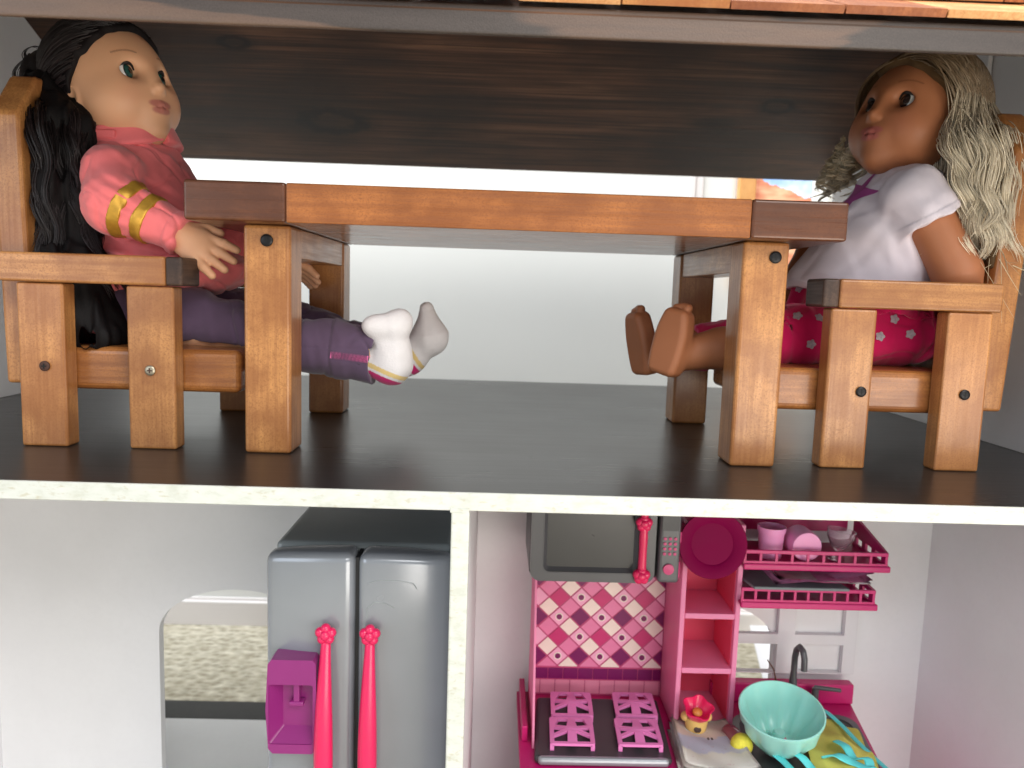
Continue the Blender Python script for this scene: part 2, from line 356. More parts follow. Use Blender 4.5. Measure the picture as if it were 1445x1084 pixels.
# ------------------------------------------------------------------ table and chairs
LW, DW = srgb(208, 148, 88), srgb(146, 90, 48)
M_WX = wood('stained_pine_x', LW, DW, 'X', .33, .4); M_WY = wood('stained_pine_y', LW, DW, 'Y', .33, .4); M_WZ = wood('stained_pine_z', LW, DW, 'Z', .33, .4)
M_TOPX = wood('tabletop_stain', srgb(184, 116, 62), srgb(130, 74, 36), 'X', .26, .5)
M_END = wood('dark_breadboard', srgb(116, 70, 44), srgb(84, 48, 29), 'X', .28, .45, .4, .2)
M_SEAT = wood('seat_stain', srgb(182, 120, 64), srgb(126, 74, 36), 'X', .28, .5)
M_ENDSH = wood('shaded_end_wood', srgb(92, 66, 50), srgb(50, 36, 30), 'Y', .5, .1, 1.2)  # armrest front ends: their shade painted in as darker wood
M_SCREW = plain('black_screw', srgb(34, 33, 34), .38, .1, 60, .1, 900, metal=.6)
M_SCREWG = plain('zinc_screw', srgb(170, 160, 140), .35, .1, 60, .1, 900, metal=.8)
M_HOLE = plain('plug_hole', srgb(70, 44, 34), .7)
def screw(parent, x, y, z, r, mat):
    """head facing -Y with a cross recess"""
    v, f = lathe([(r, 0), (r, .0012), (r*.9, .0016), (r*.55, .0019), (0.0001, .0019)], 20)
    M_ = Matrix.Translation((x, y, z)) @ Matrix.Rotation(math.radians(90), 4, 'X')
    o = mk('screw', moved((v, f), M_), mat, parent, at=(x, y, z), smooth=math.radians(35))
    c = join(box(-r*.5, r*.5, -r*.13, r*.13, .00185, .0021), box(-r*.13, r*.13, -r*.5, r*.5, .00186, .0022))
    return o, mk('screw', moved(c, M_), M_HOLE if mat is M_SCREWG else plain('screw_slot', srgb(12, 12, 12), .7), parent, at=(x, y, z))
TB = thing('dining_table', 'stained wooden dining table with darker end boards between the two dolls', 'table', (.014, .23, 0))
zb, zt, y0, y1 = .1895, .2200, .088, .372
top = mk('tabletop', box(-.1675, .1985, y0, y1, zb, zt, .0012, 2), M_TOPX, TB)
mk('end_board', box(-.2470, -.1677, y0-.0004, y1+.0003, zb-.0002, zt+.0002, .0024, 3), M_END, TB)
mk('end_board', box(.1987, .2757, y0-.0004, y1+.0003, zb-.0002, zt+.0002, .0024, 3), M_END, TB)
for xa in (-.2085, .2010):
    for ya in (.111, .330):
        lg = mk('leg', box(xa, xa+.0385, ya, ya+.038, 0, zb-.0004, .003, 3), M_WZ, TB)
        if ya < .2: screw(lg, xa+(.0195 if xa < 0 else .0265), ya-.0004, zb-.013, .0050, M_SCREW)
    mk('rail', box(xa+.002, xa+.037, .1494, .3296, .1640, zb-.0006, .001), M_WY, TB)

def chair(name, label, X, sgn, grp, fo, ab, af, cp, bk0, bk1):
    """X: position of the back legs' rear edge; sgn +1 when the sitter faces +X"""
    t = thing(name, label, 'armchair', (X+sgn*.08, .23, 0), grp)
    def bx(a, b, *r, **k):
        p, q = X+sgn*a, X+sgn*b
        return box(min(p, q), max(p, q), *r, **k)
    NY, FY = .115, .345
    lgs = []
    for ya, yb in ((NY, NY+.019), (FY-.019, FY)):
        for a, b in ((0, .0385), (fo, fo+.0390)):
            l = mk('leg', bx(a, b, ya, yb, 0, .1366, .0022, seg=3), M_WZ, t)
            if ya == NY: lgs.append((l, X+sgn*((a+b)/2+(.003 if a == 0 else .0005)*sgn)))
        ar = mk('armrest', bx(ab, af, ya-.003, yb+.016 if ya == NY else yb+.003, .1370, .1610, .0022, seg=3) if ya == NY else bx(ab, af, ya-.016, yb+.003, .1370, .1610, .0022, seg=3), M_WX, t)
        mk('shaded_end', bx(af+.0002, cp, ya-.003, yb+.016, .1371, .1609, .0022, seg=3) if ya == NY else bx(af+.0002, cp, ya-.016, yb+.003, .1371, .1609, .0022, seg=3), M_ENDSH, ar)
    mk('seat', bx(.012, .176, NY+.0195, FY-.0195, .0465, .0838, .006, seg=4), M_SEAT, t)
    # backrest: tall board with clipped top corners
    ya, yb, z0, z1 = NY+.021, FY-.021, .050, .312
    o = [(ya, z0), (yb, z0), (yb, z1-.036), (yb-.030, z1), (ya+.030, z1), (ya, z1-.036)]
    lean = lambda z: (-.005 if sgn > 0 else -.012)*(z-.05)/.25
    bm = bmesh.new(); v, f = plate(o, [], lambda u, v, s: (X+sgn*(s+lean(v)), u, v), bk0, bk1)
    bv = [bm.verts.new(p) for p in v]; [bm.faces.new([bv[i] for i in q]) for q in f]
    bmesh.ops.dissolve_limit(bm, angle_limit=.01, verts=list(bm.verts), edges=list(bm.edges))
    bmesh.ops.bevel(bm, geom=list(bm.edges), offset=.003, segments=3, profile=.5, affect='EDGES')
    mk('backrest', bm_out(bm), M_WZ, t)
    return t, lgs
c1, l1 = chair('wooden_armchair', 'brown wooden armchair under the dark-haired doll, left of the table', -.3955, 1, 'doll armchairs at the table', .0895, -.0120, .1230, .1372, -.0235, .0005)
screw(l1[0][0], -.3735, .1146, .0680, .0042, M_HOLE); screw(l1[1][0], -.2870, .1146, .0668, .0042, M_SCREWG)
c2, l2 = chair('wooden_armchair', 'brown wooden armchair under the blonde doll, right of the table', .4180, -1, 'doll armchairs at the table', .0990, -.0050, .1335, .1475, -.0290, -.0055)
screw(l2[0][0], .3990, .1146, .0668, .0044, M_SCREW); screw(l2[1][0], .3100, .1146, .0668, .0044, M_SCREW)
# ------------------------------------------------------------------ refrigerator
M_FR = plain('silver_plastic', srgb(146, 151, 158), .24, .10, 7, 0, coat=.45, metal=.25)
M_FRD = plain('dark_grey_plastic', srgb(150, 157, 158), .22, .05, 14, .03, 300)
M_HP = plain('hot_pink_plastic', srgb(222, 30, 92), .32, .03, 30, .03, 300, coat=.2, sss=.1)
M_PU = plain('purple_plastic', srgb(136, 36, 112), .36, .03, 30, .03, 300, coat=.15)
FR = thing('toy_refrigerator', 'silver toy refrigerator with two pink-handled doors and purple dispenser', 'refrigerator', (-.107, .19, -.5305))
mk('body', box(-.1815, -.0325, .1055, .262, -.5295, -.0740, .005, 3), M_FRD, FR)
def door(x0, x1, hinge):
    xc, hw = -.107, .078
    def fn(x, y, z):
        k = ((x-xc)/hw)**2
        if y < .09: y += .010*k
        if z > -.12: z += .0045*(1-k)-.003
        return x, y, z
    v, f = box(x0, x1, .074, .1050, -.515, -.0745, .0075, 4, fn, 7)
    return mk('door', (v, f), M_FR, FR, smooth=math.radians(40))
dl = door(-.1840, -.1096, 0); dr = door(-.1066, -.0300, 1)
mk('gap_strip', box(-.1095, -.1067, .082, .1045, -.51, -.078), plain('dark_gap', srgb(30, 32, 36), .5), FR)  # dark strip filling the gap between the doors
# dents in the right door read as faint raised creases
def dent(pts, par):
    P = [Vector((p[0], .0739+.010*((p[0]+.107)/.078)**2, p[2])) for p in pts]; out = []
    for i in range(len(P)-1):
        for k in range(6): out.append(P[i].lerp(P[i+1], k/6))
    mk('crease', tube(out+[P[-1]], [.0001]+[.00035]*(len(out)-1)+[.0001], 5), M_FRD, par)
dent([(-.0985, .0743, -.128), (-.099, .0744, -.118), (-.093, .0744, -.1125), (-.084, .0750, -.1135), (-.076, .0757, -.118)], dr)
dent([(-.098, .0743, -.097), (-.090, .0744, -.094), (-.075, .0757, -.0945), (-.062, .0776, -.097), (-.059, .0783, -.102)], dr)
def handle(x, par):
    zs = np.linspace(-.139, -.338, 30); path = []; rad = []
    for z in zs:
        t = (z+.139)/(-.199); b = math.sin(math.pi*min(1, max(0, t)))
        path.append((x, .069-.010*b**.8, z)); rad.append(.0038+.0040*b**1.3)
    h = mk('handle', tube(path, rad, 14, .8, (1, 0, 0)), M_HP, par, smooth=True)
    def bud(zc):
        parts = []
        for i in range(5):
            a = 2*math.pi*i/5+math.pi/2
            v, f = lathe([(max(.0001, .0042*math.sin(q)), -.0042*math.cos(q)) for q in np.linspace(0, math.pi, 9)], 12)
            parts.append(moved((v, f), Matrix.Translation((x+.0047*math.cos(a), .0665, zc+.0047*math.sin(a)))))
        v, f = lathe([(max(.0001, .0046*math.sin(q)), -.0046*math.cos(q)) for q in np.linspace(0, math.pi, 9)], 14)
        parts.append(moved((v, f), Matrix.Translation((x, .0648, zc))))
        mk('flower_end', join(*parts), M_HP, h, smooth=True)
    bud(-.137); bud(-.340)
handle(-.1305, dl); handle(-.0950, dr)
# dispenser: frame, recess, nozzle
def dfn(u, v, t): return (u, t, v)
fr_o = [(-.1725, -.157), (-.1395, -.157), (-.1372, -.160), (-.1365, -.200), (-.1375, -.234), (-.140, -.237), (-.172, -.237), (-.1755, -.233), (-.1775, -.200), (-.1755, -.161)][::-1]
ds = mk('dispenser', plate(fr_o, [rrect(-.1750, -.1395, -.229, -.178, .002)], dfn, .0610, .0800), M_PU, dl)
rc = []
q = rrect(-.1755, -.139, -.2295, -.1775, .002); ib = [(-.1665+(p[0]+.1755)*.68, -.2195+(p[1]+.2295)*.80) for p in q]; n = len(q)
v = [(p[0], .0615, p[1]) for p in q]+[(p[0], .0735, p[1]) for p in ib]
mk('recess', (v, [(i, (i+1) % n, n+(i+1) % n, n+i) for i in range(n)]+[tuple(range(n, 2*n))]), M_PU, dl)
mk('nozzle', join(box(-.1565, -.1515, .066, .0725, -.196, -.1785, .001), box(-.1600, -.1480, .0650, .0733, -.1990, -.1945, .0015)), M_PU, dl)

# ------------------------------------------------------------------ play kitchen
MG = srgb(192, 22, 106)
M_MAG = plain('magenta_plastic', MG, .38, .04, 20, .03, 300, coat=.1, sss=.05)
M_PINK = translucent('light_pink_plastic', srgb(250, 158, 200), .4, .35)
M_TRP = translucent('clear_pink_plastic', srgb(255, 122, 160), .3, .55)
M_GRY = plain('graphite_plastic', srgb(82, 83, 87), .34, .05, 20, .02, 300, coat=.15)
M_GRD = plain('dark_graphite', srgb(58, 58, 61), .4, .05, 20, .04, 300)
M_WHP = plain('white_plastic', srgb(224, 223, 226), .45, .02, 20, .03, 300)
ZC = -.326
KT = thing('play_kitchen', 'magenta toy kitchen unit with tiled backsplash, cooktop, sink and shelves', 'toy kitchen', (.235, .25, -.5305))
ctr = mk('countertop', plate([(.036, .125), (.391, .125), (.4305, .3325), (.036, .3325)], [], lambda u, v, t: (u, v, t), ZC-.012, ZC), M_MAG, KT)
mk('cabinet', plate([(.042, .135), (.385, .135), (.422, .325), (.042, .325)], [], lambda u, v, t: (u, v, t), -.5295, ZC-.0122), M_MAG, KT)
mk('back_lip', box(.262, .4300, .3180, .3320, ZC+.0002, -.3020, .0015), M_MAG, KT)
mk('side_lip', box(.0385, .0445, .2300, .3320, ZC+.0002, -.3090, .001), M_MAG, KT)
# printed diamond backsplash, tile by tile
bs = mk('backsplash', box(.0530, .2060, .3265, .3320, ZC+.0005, -.100), plain('tile_grout', srgb(190, 70, 120), .4, .03), KT)
TP = {k: plain('tile_'+k, srgb(*c), .35, .04, 60, .02) for k, c in dict(purple=(118, 8, 88), magenta=(196, 46, 112), rose=(226, 128, 170), cream=(240, 224, 214), pale=(238, 172, 202), blush=(230, 142, 172)).items()}
def clip(poly, lo, hi, ax):
    for s, lim in ((1, lo), (-1, -hi)):
        out = []
        for i in range(len(poly)):
            a, b = poly[i], poly[(i+1) % len(poly)]; da, db = s*a[ax]-lim, s*b[ax]-lim
            if da >= 0: out.append(a)
            if da*db < 0: t = da/(da-db); out.append(tuple(a[k]+(b[k]-a[k])*t for k in (0, 1)))
        poly = out
        if len(poly) < 3: return []
    return poly
X0, X1, ZT, ZB = .0545, .2035, -.108, -.2900
hd = .0123; hz = .0119
cache = {}
def tile(poly, m, dot=None):
    cx = sum(p[0] for p in poly)/len(poly); cz = sum(p[1] for p in poly)/len(poly)
    key = (m.name, tuple((round(p[0]-cx, 5), round(p[1]-cz, 5)) for p in poly), dot is not None)
    if key not in cache:
        v, f = plate([(p[0]-cx, p[1]-cz) for p in poly], [], lambda a, b, t: (a, t, b), -.0007, 0); mi = [0]*len(f); ms = [m]
        if dot:
            w_, g = plate([(.0047*math.cos(a), .0047*math.sin(a)) for a in np.linspace(0, 2*math.pi, 16, endpoint=False)], [], lambda a, b, t: (a, t, b), -.0010, -.0006)
            w2, g2 = plate([(.0033*math.cos(a), .0033*math.sin(a)) for a in np.linspace(0, 2*math.pi, 14, endpoint=False)], [], lambda a, b, t: (a, t, b), -.0013, -.0009)
            mi += [1]*len(g)+[2]*len(g2); v, f = join((v, f), (w_, g), (w2, g2)); ms = [m, TP['cream'], TP['purple']]
        cache[key] = to_mesh('tile', v, f, ms, mi=mi)
    place('tile', cache[key], bs, (cx, .3264, cz))
for j in range(-9, 9):
    for i in range(-6, 10):
        if (i+j) % 2: continue
        cx = .1066+hd*i; cz = -.2060-hz*j
        if j % 4 == 0: kind = 'dot' if i % 4 == 0 else 'magenta'
        elif j % 4 == 2: kind = 'dot' if i % 4 == 2 else 'purple'
        elif j % 4 == 1: kind = 'cream' if i % 4 == 1 else 'rose'
        else: kind = 'cream' if i % 4 == 3 else 'rose'
        k = .90
        p = [(cx-hd*k, cz), (cx, cz-hz*k), (cx+hd*k, cz), (cx, cz+hz*k)]
        full = all(X0 < q[0] < X1 and ZB < q[1] < ZT for q in p)
        p = clip(p, X0, X1, 0)
        if p: p = clip(p, ZB, ZT, 1)
        if len(p) < 3: continue
        area_ = abs(sum(p[i][0]*p[(i+1) % len(p)][1]-p[(i+1) % len(p)][0]*p[i][1] for i in range(len(p))))/2
        if area_ < 6e-6: continue
        tile(p, TP['pale'] if kind == 'dot' else TP[kind], 1 if (kind == 'dot' and full) else None)
for i in range(9):
    xa = .0545+i*.0175; xb = min(xa+.0166, X1)
    tile([(xa, -.3052), (xb, -.3052), (xb, -.2925), (xa, -.2925)], TP['purple'])
for i in range(10):
    xa = max(X0, .0545-.009+i*.0175); xb = min(.0545-.009+i*.0175+.0166, X1)
    tile([(xa, -.3230), (xb, -.3230), (xb, -.3068), (xa, -.3068)], TP['blush'])
mk('side_panel', plate([(.2170, ZC+.0005), (.3260, ZC+.0005), (.3260, -.110), (.285, -.110)], [], lambda u, v, t: (t, u, v), .0490, .0512), M_PINK, KT)
mk('clear_strip', box(.2062, .2135, .300, .3262, ZC+.0005, -.12, .001), M_TRP, KT)
# shelf tower with cubbies
TW = mk('shelf_tower', join(box(.2045, .2100, .258, .331, ZC+.0003, -.095, .001), box(.2640, .2695, .258, .331, ZC+.0003, -.095, .001), box(.2101, .2639, .3275, .3315, ZC+.0004, -.095)), M_PINK, KT)
for z in (-.3205, -.2580, -.1965, -.137):
    mk('shelf', box(.2102, .2638, .258, .327, z-.0030, z+.0030, .0006), M_PINK, TW)
for za, zb_ in ((-.317, -.2615), (-.2545, -.200), (-.193, -.1405)):
    mk('cubby_lining', box(.2103, .2637, .3262, .3273, za, zb_), M_TRP, TW)
    mk('cubby_lining', box(.2102, .2108, .264, .3260, za, zb_), M_TRP, TW); mk('cubby_lining', box(.2632, .2638, .264, .3260, za, zb_), M_TRP, TW)
# cooktop
CK = mk('cooktop', box(.058, .197, .190, .307, ZC+.0002, ZC+.0085, .004, 3, lambda x, y, z: (x-(.307-y)*.07, y, z)), M_GRD, KT)
mk('front_bar', box(.0535, .185, .1860, .1940, ZC+.001, ZC+.0095, .0035, 3), M_FR, CK)
M_GRATE = plain('pink_grate', srgb(234, 134, 198), .36, .03, 20, .03, 300)
def grate(cx, cy):
    w2, h2 = .0230, .0245; z = ZC+.0135
    sk = lambda x, y: x-(.25-y)*.05
    holes = []
    for sx in (-1, 1):
        holes.append([(cx+sx*.0045, cy-.005), (cx+sx*.0185, cy-.011), (cx+sx*.0185, cy-.0205), (cx+sx*.005, cy-.0205)][::sx])
        holes.append([(cx+sx*.0065, cy-.0005), (cx+sx*.0185, cy-.0060), (cx+sx*.0185, cy+.0045)][::sx])
        holes.append([(cx+sx*.0055, cy+.004), (cx+sx*.0170, cy+.0095), (cx+sx*.0130, cy+.0205), (cx+sx*.0035, cy+.0205)][::sx])
    o = rrect(cx-w2, cx+w2, cy-h2, cy+h2, .003)
    def fn(x, y, t):
        r = math.hypot(x-cx, y-cy); return (sk(x, y), y, z+.0035*max(0, 1-r/.02)+t)
    a = plate(o, holes, fn, 0, .0028)
    legs = [box(sk(cx+sx*w2, cy+sy*h2)-.002, sk(cx+sx*w2, cy+sy*h2)+.002, cy+sy*(h2-.002)-.002, cy+sy*(h2-.002)+.002, ZC+.0084, z+.001) for sx in (-.9, .9) for sy in (-1, 1)]
    mk('burner_grate', join(a, *legs), M_GRATE, CK)
for cx, cy in ((.0935, .279), (.1640, .281), (.0915, .226), (.1610, .2265)): grate(cx, cy)
# sink with rim, basin, tap
so = rrect(.264, .404, .150, .288, .022, 6); so = [(x+(y-.22)*.17, y) for x, y in so]
si = [(.335+(x-.335)*.90, .219+(y-.219)*.90) for x, y in so]
SK = mk('sink', plate(so, [si], lambda u, v, t: (u, v, t), ZC+.0003, ZC+.0045), M_GRY, KT)
n = len(si); sb = [(.335+(x-.335)*.86, .219+(y-.219)*.86) for x, y in si]
mk('basin', ([(x, y, ZC+.0035) for x, y in si]+[(x, y, ZC+.0006) for x, y in sb], [(i, (i+1) % n, n+(i+1) % n, n+i) for i in range(n)]+[tuple(range(n, 2*n))]), M_GRD, SK)
fa = [(.351, .303, ZC), (.351, .303, -.262), (.3515, .301, -.252), (.3525, .295, -.2455), (.3535, .288, -.2475), (.354, .284, -.255), (.354, .283, -.268)]
fa = [Vector(a).lerp(Vector(b), k/4) for a, b in zip(fa, fa[1:]) for k in range(4)]+[Vector(fa[-1])]
mk('faucet', tube(fa, [.0048]*3+[.0035]*(len(fa)-3), 12), M_GRY, SK, smooth=math.radians(50))
mk('tap_handle', join(tube([(.379, .306, ZC), (.379, .306, -.300)], [.0045, .0038], 10), tube([(.377, .305, -.2985), (.404, .296, -.297)], [.0028, .0022], 10)), M_GRY, SK, smooth=math.radians(50))
# toy window on the partition
WN = mk('window_frame', plate([(.262, -.2982), (.262, -.150), (.437, -.150), (.437, -.2982)], [[(.266, -.250), (.343, -.250), (.343, -.195), (.266, -.195)], [(.363, -.250), (.422, -.250), (.422, -.195), (.363, -.195)], [(.266, -.2968), (.343, -.2968), (.343, -.262), (.266, -.262)], [(.363, -.2968), (.422, -.2968), (.422, -.262), (.363, -.262)]], lambda u, v, t: (u, t, v), .3365, .3440), M_WHP, KT)
# wire racks
def rack(z, x1, yf, hgt, posts, slope_side):
    x0 = .2660
    r = mk('wall_rack', join(box(x0, x1, yf, .331, z, z+.0035, .001), box(x0, x1+.002, yf-.003, yf+.003, z-.002, z+.005, .0015)), M_MAG, KT)
    mk('rack_rail', join(box(x0, x1-.001, yf-.0018, yf+.0010, z+hgt-.004, z+hgt, .0006), box(x0, x1-.001, yf-.0016, yf+.0008, z+.0052, z+.0075)), M_MAG, r)
    for i in range(posts+1):
        xx = x0+(x1-.004-x0)*i/posts; mk('rack_post', box(xx, xx+.0026, yf-.0014, yf+.0006, z+.004, z+hgt-.002), M_MAG, r)
    p = [(yf, z+.004), (yf, z+hgt), (.325, z+hgt+slope_side), (.325, z+.004)]
    hs = [[(yf+.008+i*.022, z+.007), (yf+.008+i*.022, z+hgt-.005), (yf+.022+i*.022, z+hgt-.004), (yf+.022+i*.022, z+.007)] for i in range(3)]
    mk('rack_side', plate(p, hs, lambda u, v, t: (t, u, v), x1-.004, x1-.001), M_MAG, r); return r
rack(-.138, .420, .250, .0195, 9, .018); rack(-.180, .410, .250, .0205, 10, .004)
mk('rack_back', box(.2665, .410, .3268, .3312, -.120, -.080), M_MAG, KT)

# things on and around the kitchen
MW = thing('toy_microwave', 'grey toy microwave with pink handle and keypad above the tiled backsplash', 'microwave', (.115, .27, -.146))
mk('body', box(.0400, .1900, .2290, .326, -.1445, -.030, .004, 3), M_GRD, MW)
mo = rrect(.0405, .1660, -.1465, -.030, .010)
mi_ = rrect(.0535, .1480, -.1365, -.038, .006)
dm = mk('door', plate(mo, [mi_], lambda u, v, t: (u, t, v), .2190, .2287), M_GRY, MW)
mk('door_bevel', (lambda a, b: ([(p[0], .2188, p[1]) for p in a]+[(p[0], .2250, p[1]) for p in b], [(i, (i+1) % len(a), len(a)+(i+1) % len(a), len(a)+i) for i in range(len(a))]))(rrect(.0525, .1490, -.1375, -.037, .006), rrect(.0575, .1445, -.1325, -.042, .004)), M_GRY, dm)
mk('window_pane', box(.0530, .1485, .2245, .2260, -.1370, -.0375), plain('smoky_pane', srgb(42, 43, 46), .3, .04, 20, 0, coat=.2), dm)
hp = [(.1525, .2155, z) for z in np.linspace(-.137, -.060, 9)]
hh = mk('handle', tube(hp, [.0048, .0042, .0040, .0040, .0044, .0040, .0040, .0042, .005], 12), M_HP, dm, smooth=True)
def bud(c_, r, par, mat, nm):
    parts = []
    for i in range(5):
        a = 2*math.pi*i/5+.3
        v, f = lathe([(max(.0001, r*math.sin(q)), -r*math.cos(q)) for q in np.linspace(0, math.pi, 8)], 10)
        parts.append(moved((v, f), Matrix.Translation((c_[0]+r*.85*math.cos(a), c_[1], c_[2]+r*.85*math.sin(a)))))
    mk(nm, join(*parts, moved(lathe([(max(.0001, r*1.1*math.sin(q)), -r*1.1*math.cos(q)) for q in np.linspace(0, math.pi, 8)], 12), Matrix.Translation((c_[0], c_[1]-r*.3, c_[2])))), mat, par, smooth=True)
bud((.1523, .2150, -.1370), .0050, hh, M_HP, 'flower_end'); bud((.1523, .2150, -.0830), .0048, hh, M_HP, 'flower_end')
cp = mk('control_panel', box(.1690, .1905, .2165, .2288, -.1450, -.030, .0035, 3), M_GRY, MW)
mk('display', box(.1712, .1880, .2160, .2170, -.0905, -.075), M_GRD, cp)
M_KEY = plain('pink_key', srgb(196, 60, 116), .4)
for i in range(3):
    for j in range(4):
        mk('key', moved(lathe([(.0016, 0), (.0016, .0012), (.0001, .0014)], 10), Matrix.Translation((.1745+i*.0052, .2166, -.0985-j*.0052)) @ Matrix.Rotation(math.radians(90), 4, 'X')), M_KEY, cp)
mk('dial', moved(lathe([(.0056, 0), (.0054, .0022), (.0001, .0026)], 20), Matrix.Translation((.1793, .2166, -.1300)) @ Matrix.Rotation(math.radians(90), 4, 'X')), M_KEY, cp)

M_DISC = plain('dark_magenta_plastic', srgb(124, 0, 64), .6, .03, 20, .02, 300, spec=.1)
pl = lathe([(.0001, .0016), (.010, .0018), (.022, .0022), (.024, .0040), (.033, .0062), (.0355, .0066), (.0360, .0056), (.0352, .0044), (.024, .0018), (.022, 0), (.0001, 0)], 48)
DC = mk('toy_plate', moved(pl, Matrix.Translation((.2325, .2535, -.1145)) @ Matrix.Rotation(math.radians(84), 4, 'X')), M_DISC, None, at=(.2325, .2535, -.1145), smooth=math.radians(40))
tag(DC, 'round dark magenta plate standing against the pink shelf tower', 'plate')
mk('plate_peg', join(box(.1945, .1985, .245, .262, -.112, -.100, .001), box(.1945, .1985, .245, .262, -.150, -.132, .001)), M_MAG, TW)
M_CUPP = plain('pale_pink_plastic', srgb(240, 156, 206), .38, .03, 30, .02, 300, sss=.2)
cupp = lathe([(.0001, 0), (.0115, 0), (.0120, .002), (.0135, .026), (.0150, .030), (.0150, .034), (.0138, .034), (.0125, .027), (.0105, .003), (.0001, .0025)], 24)
c_ = mk('toy_cup', moved(cupp, Matrix.Translation((.3030, .275, -.1342))), M_CUPP, None, at=(.3030, .275, -.1342), smooth=math.radians(40)); tag(c_, 'pale pink cup standing upright on the upper magenta rack', 'cup', 'cups on the upper rack')
mug = lathe([(.0001, 0), (.0152, 0), (.0162, .002), (.0160, .028), (.0148, .028), (.0145, .004), (.0001, .0035)], 28)
M_ = Matrix.Translation((.3360, .2580, -.1172)) @ Matrix.Rotation(math.radians(-90), 4, 'X')
c_ = mk('toy_mug', moved(mug, M_), M_CUPP, None, at=(.3360, .2580, -.1172), smooth=math.radians(40)); tag(c_, 'pale pink mug lying on its side, round base facing out, on upper rack', 'mug', 'cups on the upper rack')
mk('base_nub', moved(lathe([(.0036, 0), (.0034, .0016), (.0001, .0020)], 14), Matrix.Translation((.3375, .2582, -.1225)) @ Matrix.Rotation(math.radians(90), 4, 'X')), M_CUPP, c_, smooth=math.radians(40))
def glassy():
    s = NT('clear_plastic'); s.set(Base_Color=(.95, .82, .90, 1), Roughness=.08, Transmission_Weight=.9, IOR=1.35, Alpha=1)
    s.l(s.ramp(s.noise(s.coords(), 60, 3), [(.4, (.05,)*3), (.7, (.16,)*3)]), s.b.inputs['Roughness']); return s.m
gb = lathe([(.0001, 0), (.009, 0), (.0095, .0015), (.003, .004), (.0026, .009), (.0085, .015), (.0135, .024), (.0150, .033), (.0140, .033), (.0125, .025), (.0075, .0165), (.0001, .0125)], 24)
c_ = mk('clear_goblet', moved(gb, Matrix.Translation((.3735, .272, -.1342)) @ Matrix.Rotation(math.radians(8), 4, 'Y')), glassy(), None, at=(.3735, .272, -.1342), smooth=math.radians(40)); tag(c_, 'clear plastic goblet on the upper magenta rack', 'goblet', 'cups on the upper rack')
# tray and papers on the lower rack
v, f = box(.277, .378, .242, .322, -.1592, -.1560, .001, 2, lambda x, y, z: (x-(y-.242)*.22, y, z+(y-.242)*.03))
c_ = mk('grey_tray', (v, f), plain('slate_plastic', srgb(108, 118, 122), .4), None, at=(.33, .28, -.158)); tag(c_, 'flat slate-grey tray lying on the lower magenta rack', 'tray')
PP = thing('paper_stack', 'pink printed papers curling on the grey tray in the lower rack', 'paper', (.355, .28, -.153))
M_PAP = [plain('pink_paper', srgb(248, 176, 220), .6, .10, 90), plain('white_paper', srgb(246, 236, 238), .6, .1, 90), plain('rose_paper', srgb(238, 140, 186), .6, .12, 90)]
for i in range(4):
    n = 10; v = []
    for a in range(n+1):
        for b in range(4):
            u = a/n; x = .300+.100*u+i*.002; y = .243+.020*b+i*.002
            v.append((x, y, -.1535+i*.0019+.004*math.sin(u*3.1+i*1.3)*(1-.3*b/3)+.004*u**2))
    f = [(a*4+b, (a+1)*4+b, (a+1)*4+b+1, a*4+b+1) for a in range(n) for b in range(3)]
    bm = bmesh.new(); bv = [bm.verts.new(p) for p in v]; fs = [bm.faces.new([bv[k] for k in q]) for q in f]
    bmesh.ops.solidify(bm, geom=fs, thickness=.0005); mk('sheet', bm_out(bm), M_PAP[(0, 1, 2, 0)[i]], PP, smooth=True)
# fluted teal bowl, tilted
M_TEAL = plain('teal_plastic', srgb(158, 222, 212), .32, .03, 20, .02, 300, coat=.15, sss=.25)
flute = lambda a, z: 1+(.11*abs(math.sin(a*5)) if z > .004 else 0)*max(0, min(1, (.048-z)/.012))
bp = [(.0001, 0), (.016, 0), (.020, .003), (.028, .016), (.0375, .032), (.0425, .046), (.0445, .0500), (.0447, .0520), (.0432, .0525), (.0412, .047), (.0352, .033), (.0262, .018), (.018, .006), (.0001, .0045)]
BM = Matrix.Translation((.3050, .2190, ZC+.0060)) @ Matrix.Rotation(math.radians(13), 4, 'X') @ Matrix.Rotation(math.radians(-4), 4, 'Y') @ Matrix.Scale(.95, 4)
BO = mk('fluted_bowl', moved(lathe(bp, 80, fn=flute), BM), M_TEAL, None, at=(.3050, .2190, ZC+.006), smooth=math.radians(50)); tag(BO, 'fluted teal plastic bowl tilted towards the camera over the sink', 'bowl')
mk('bowl_spout', moved(lathe([(.0075, .004), (.0068, .020), (.005, .0225), (.0001, .023)], 16), BM), M_TEAL, BO, smooth=math.radians(40))
c_ = mk('small_jar', moved(join(lathe([(.0001, 0), (.0055, 0), (.0058, .0015), (.0058, .0095), (.0050, .011), (.0001, .0112)], 16)), BM @ Matrix.Translation((.002, -.004, .012)) @ Matrix.Rotation(math.radians(80), 4, 'Y') @ Matrix.Translation((0, 0, -.006))), plain('striped_jar', srgb(214, 150, 164), .4, .4, 120), None, at=(.313, .20, -.30), smooth=math.radians(40)); tag(c_, 'tiny pink and grey jar lying inside the teal bowl', 'jar')
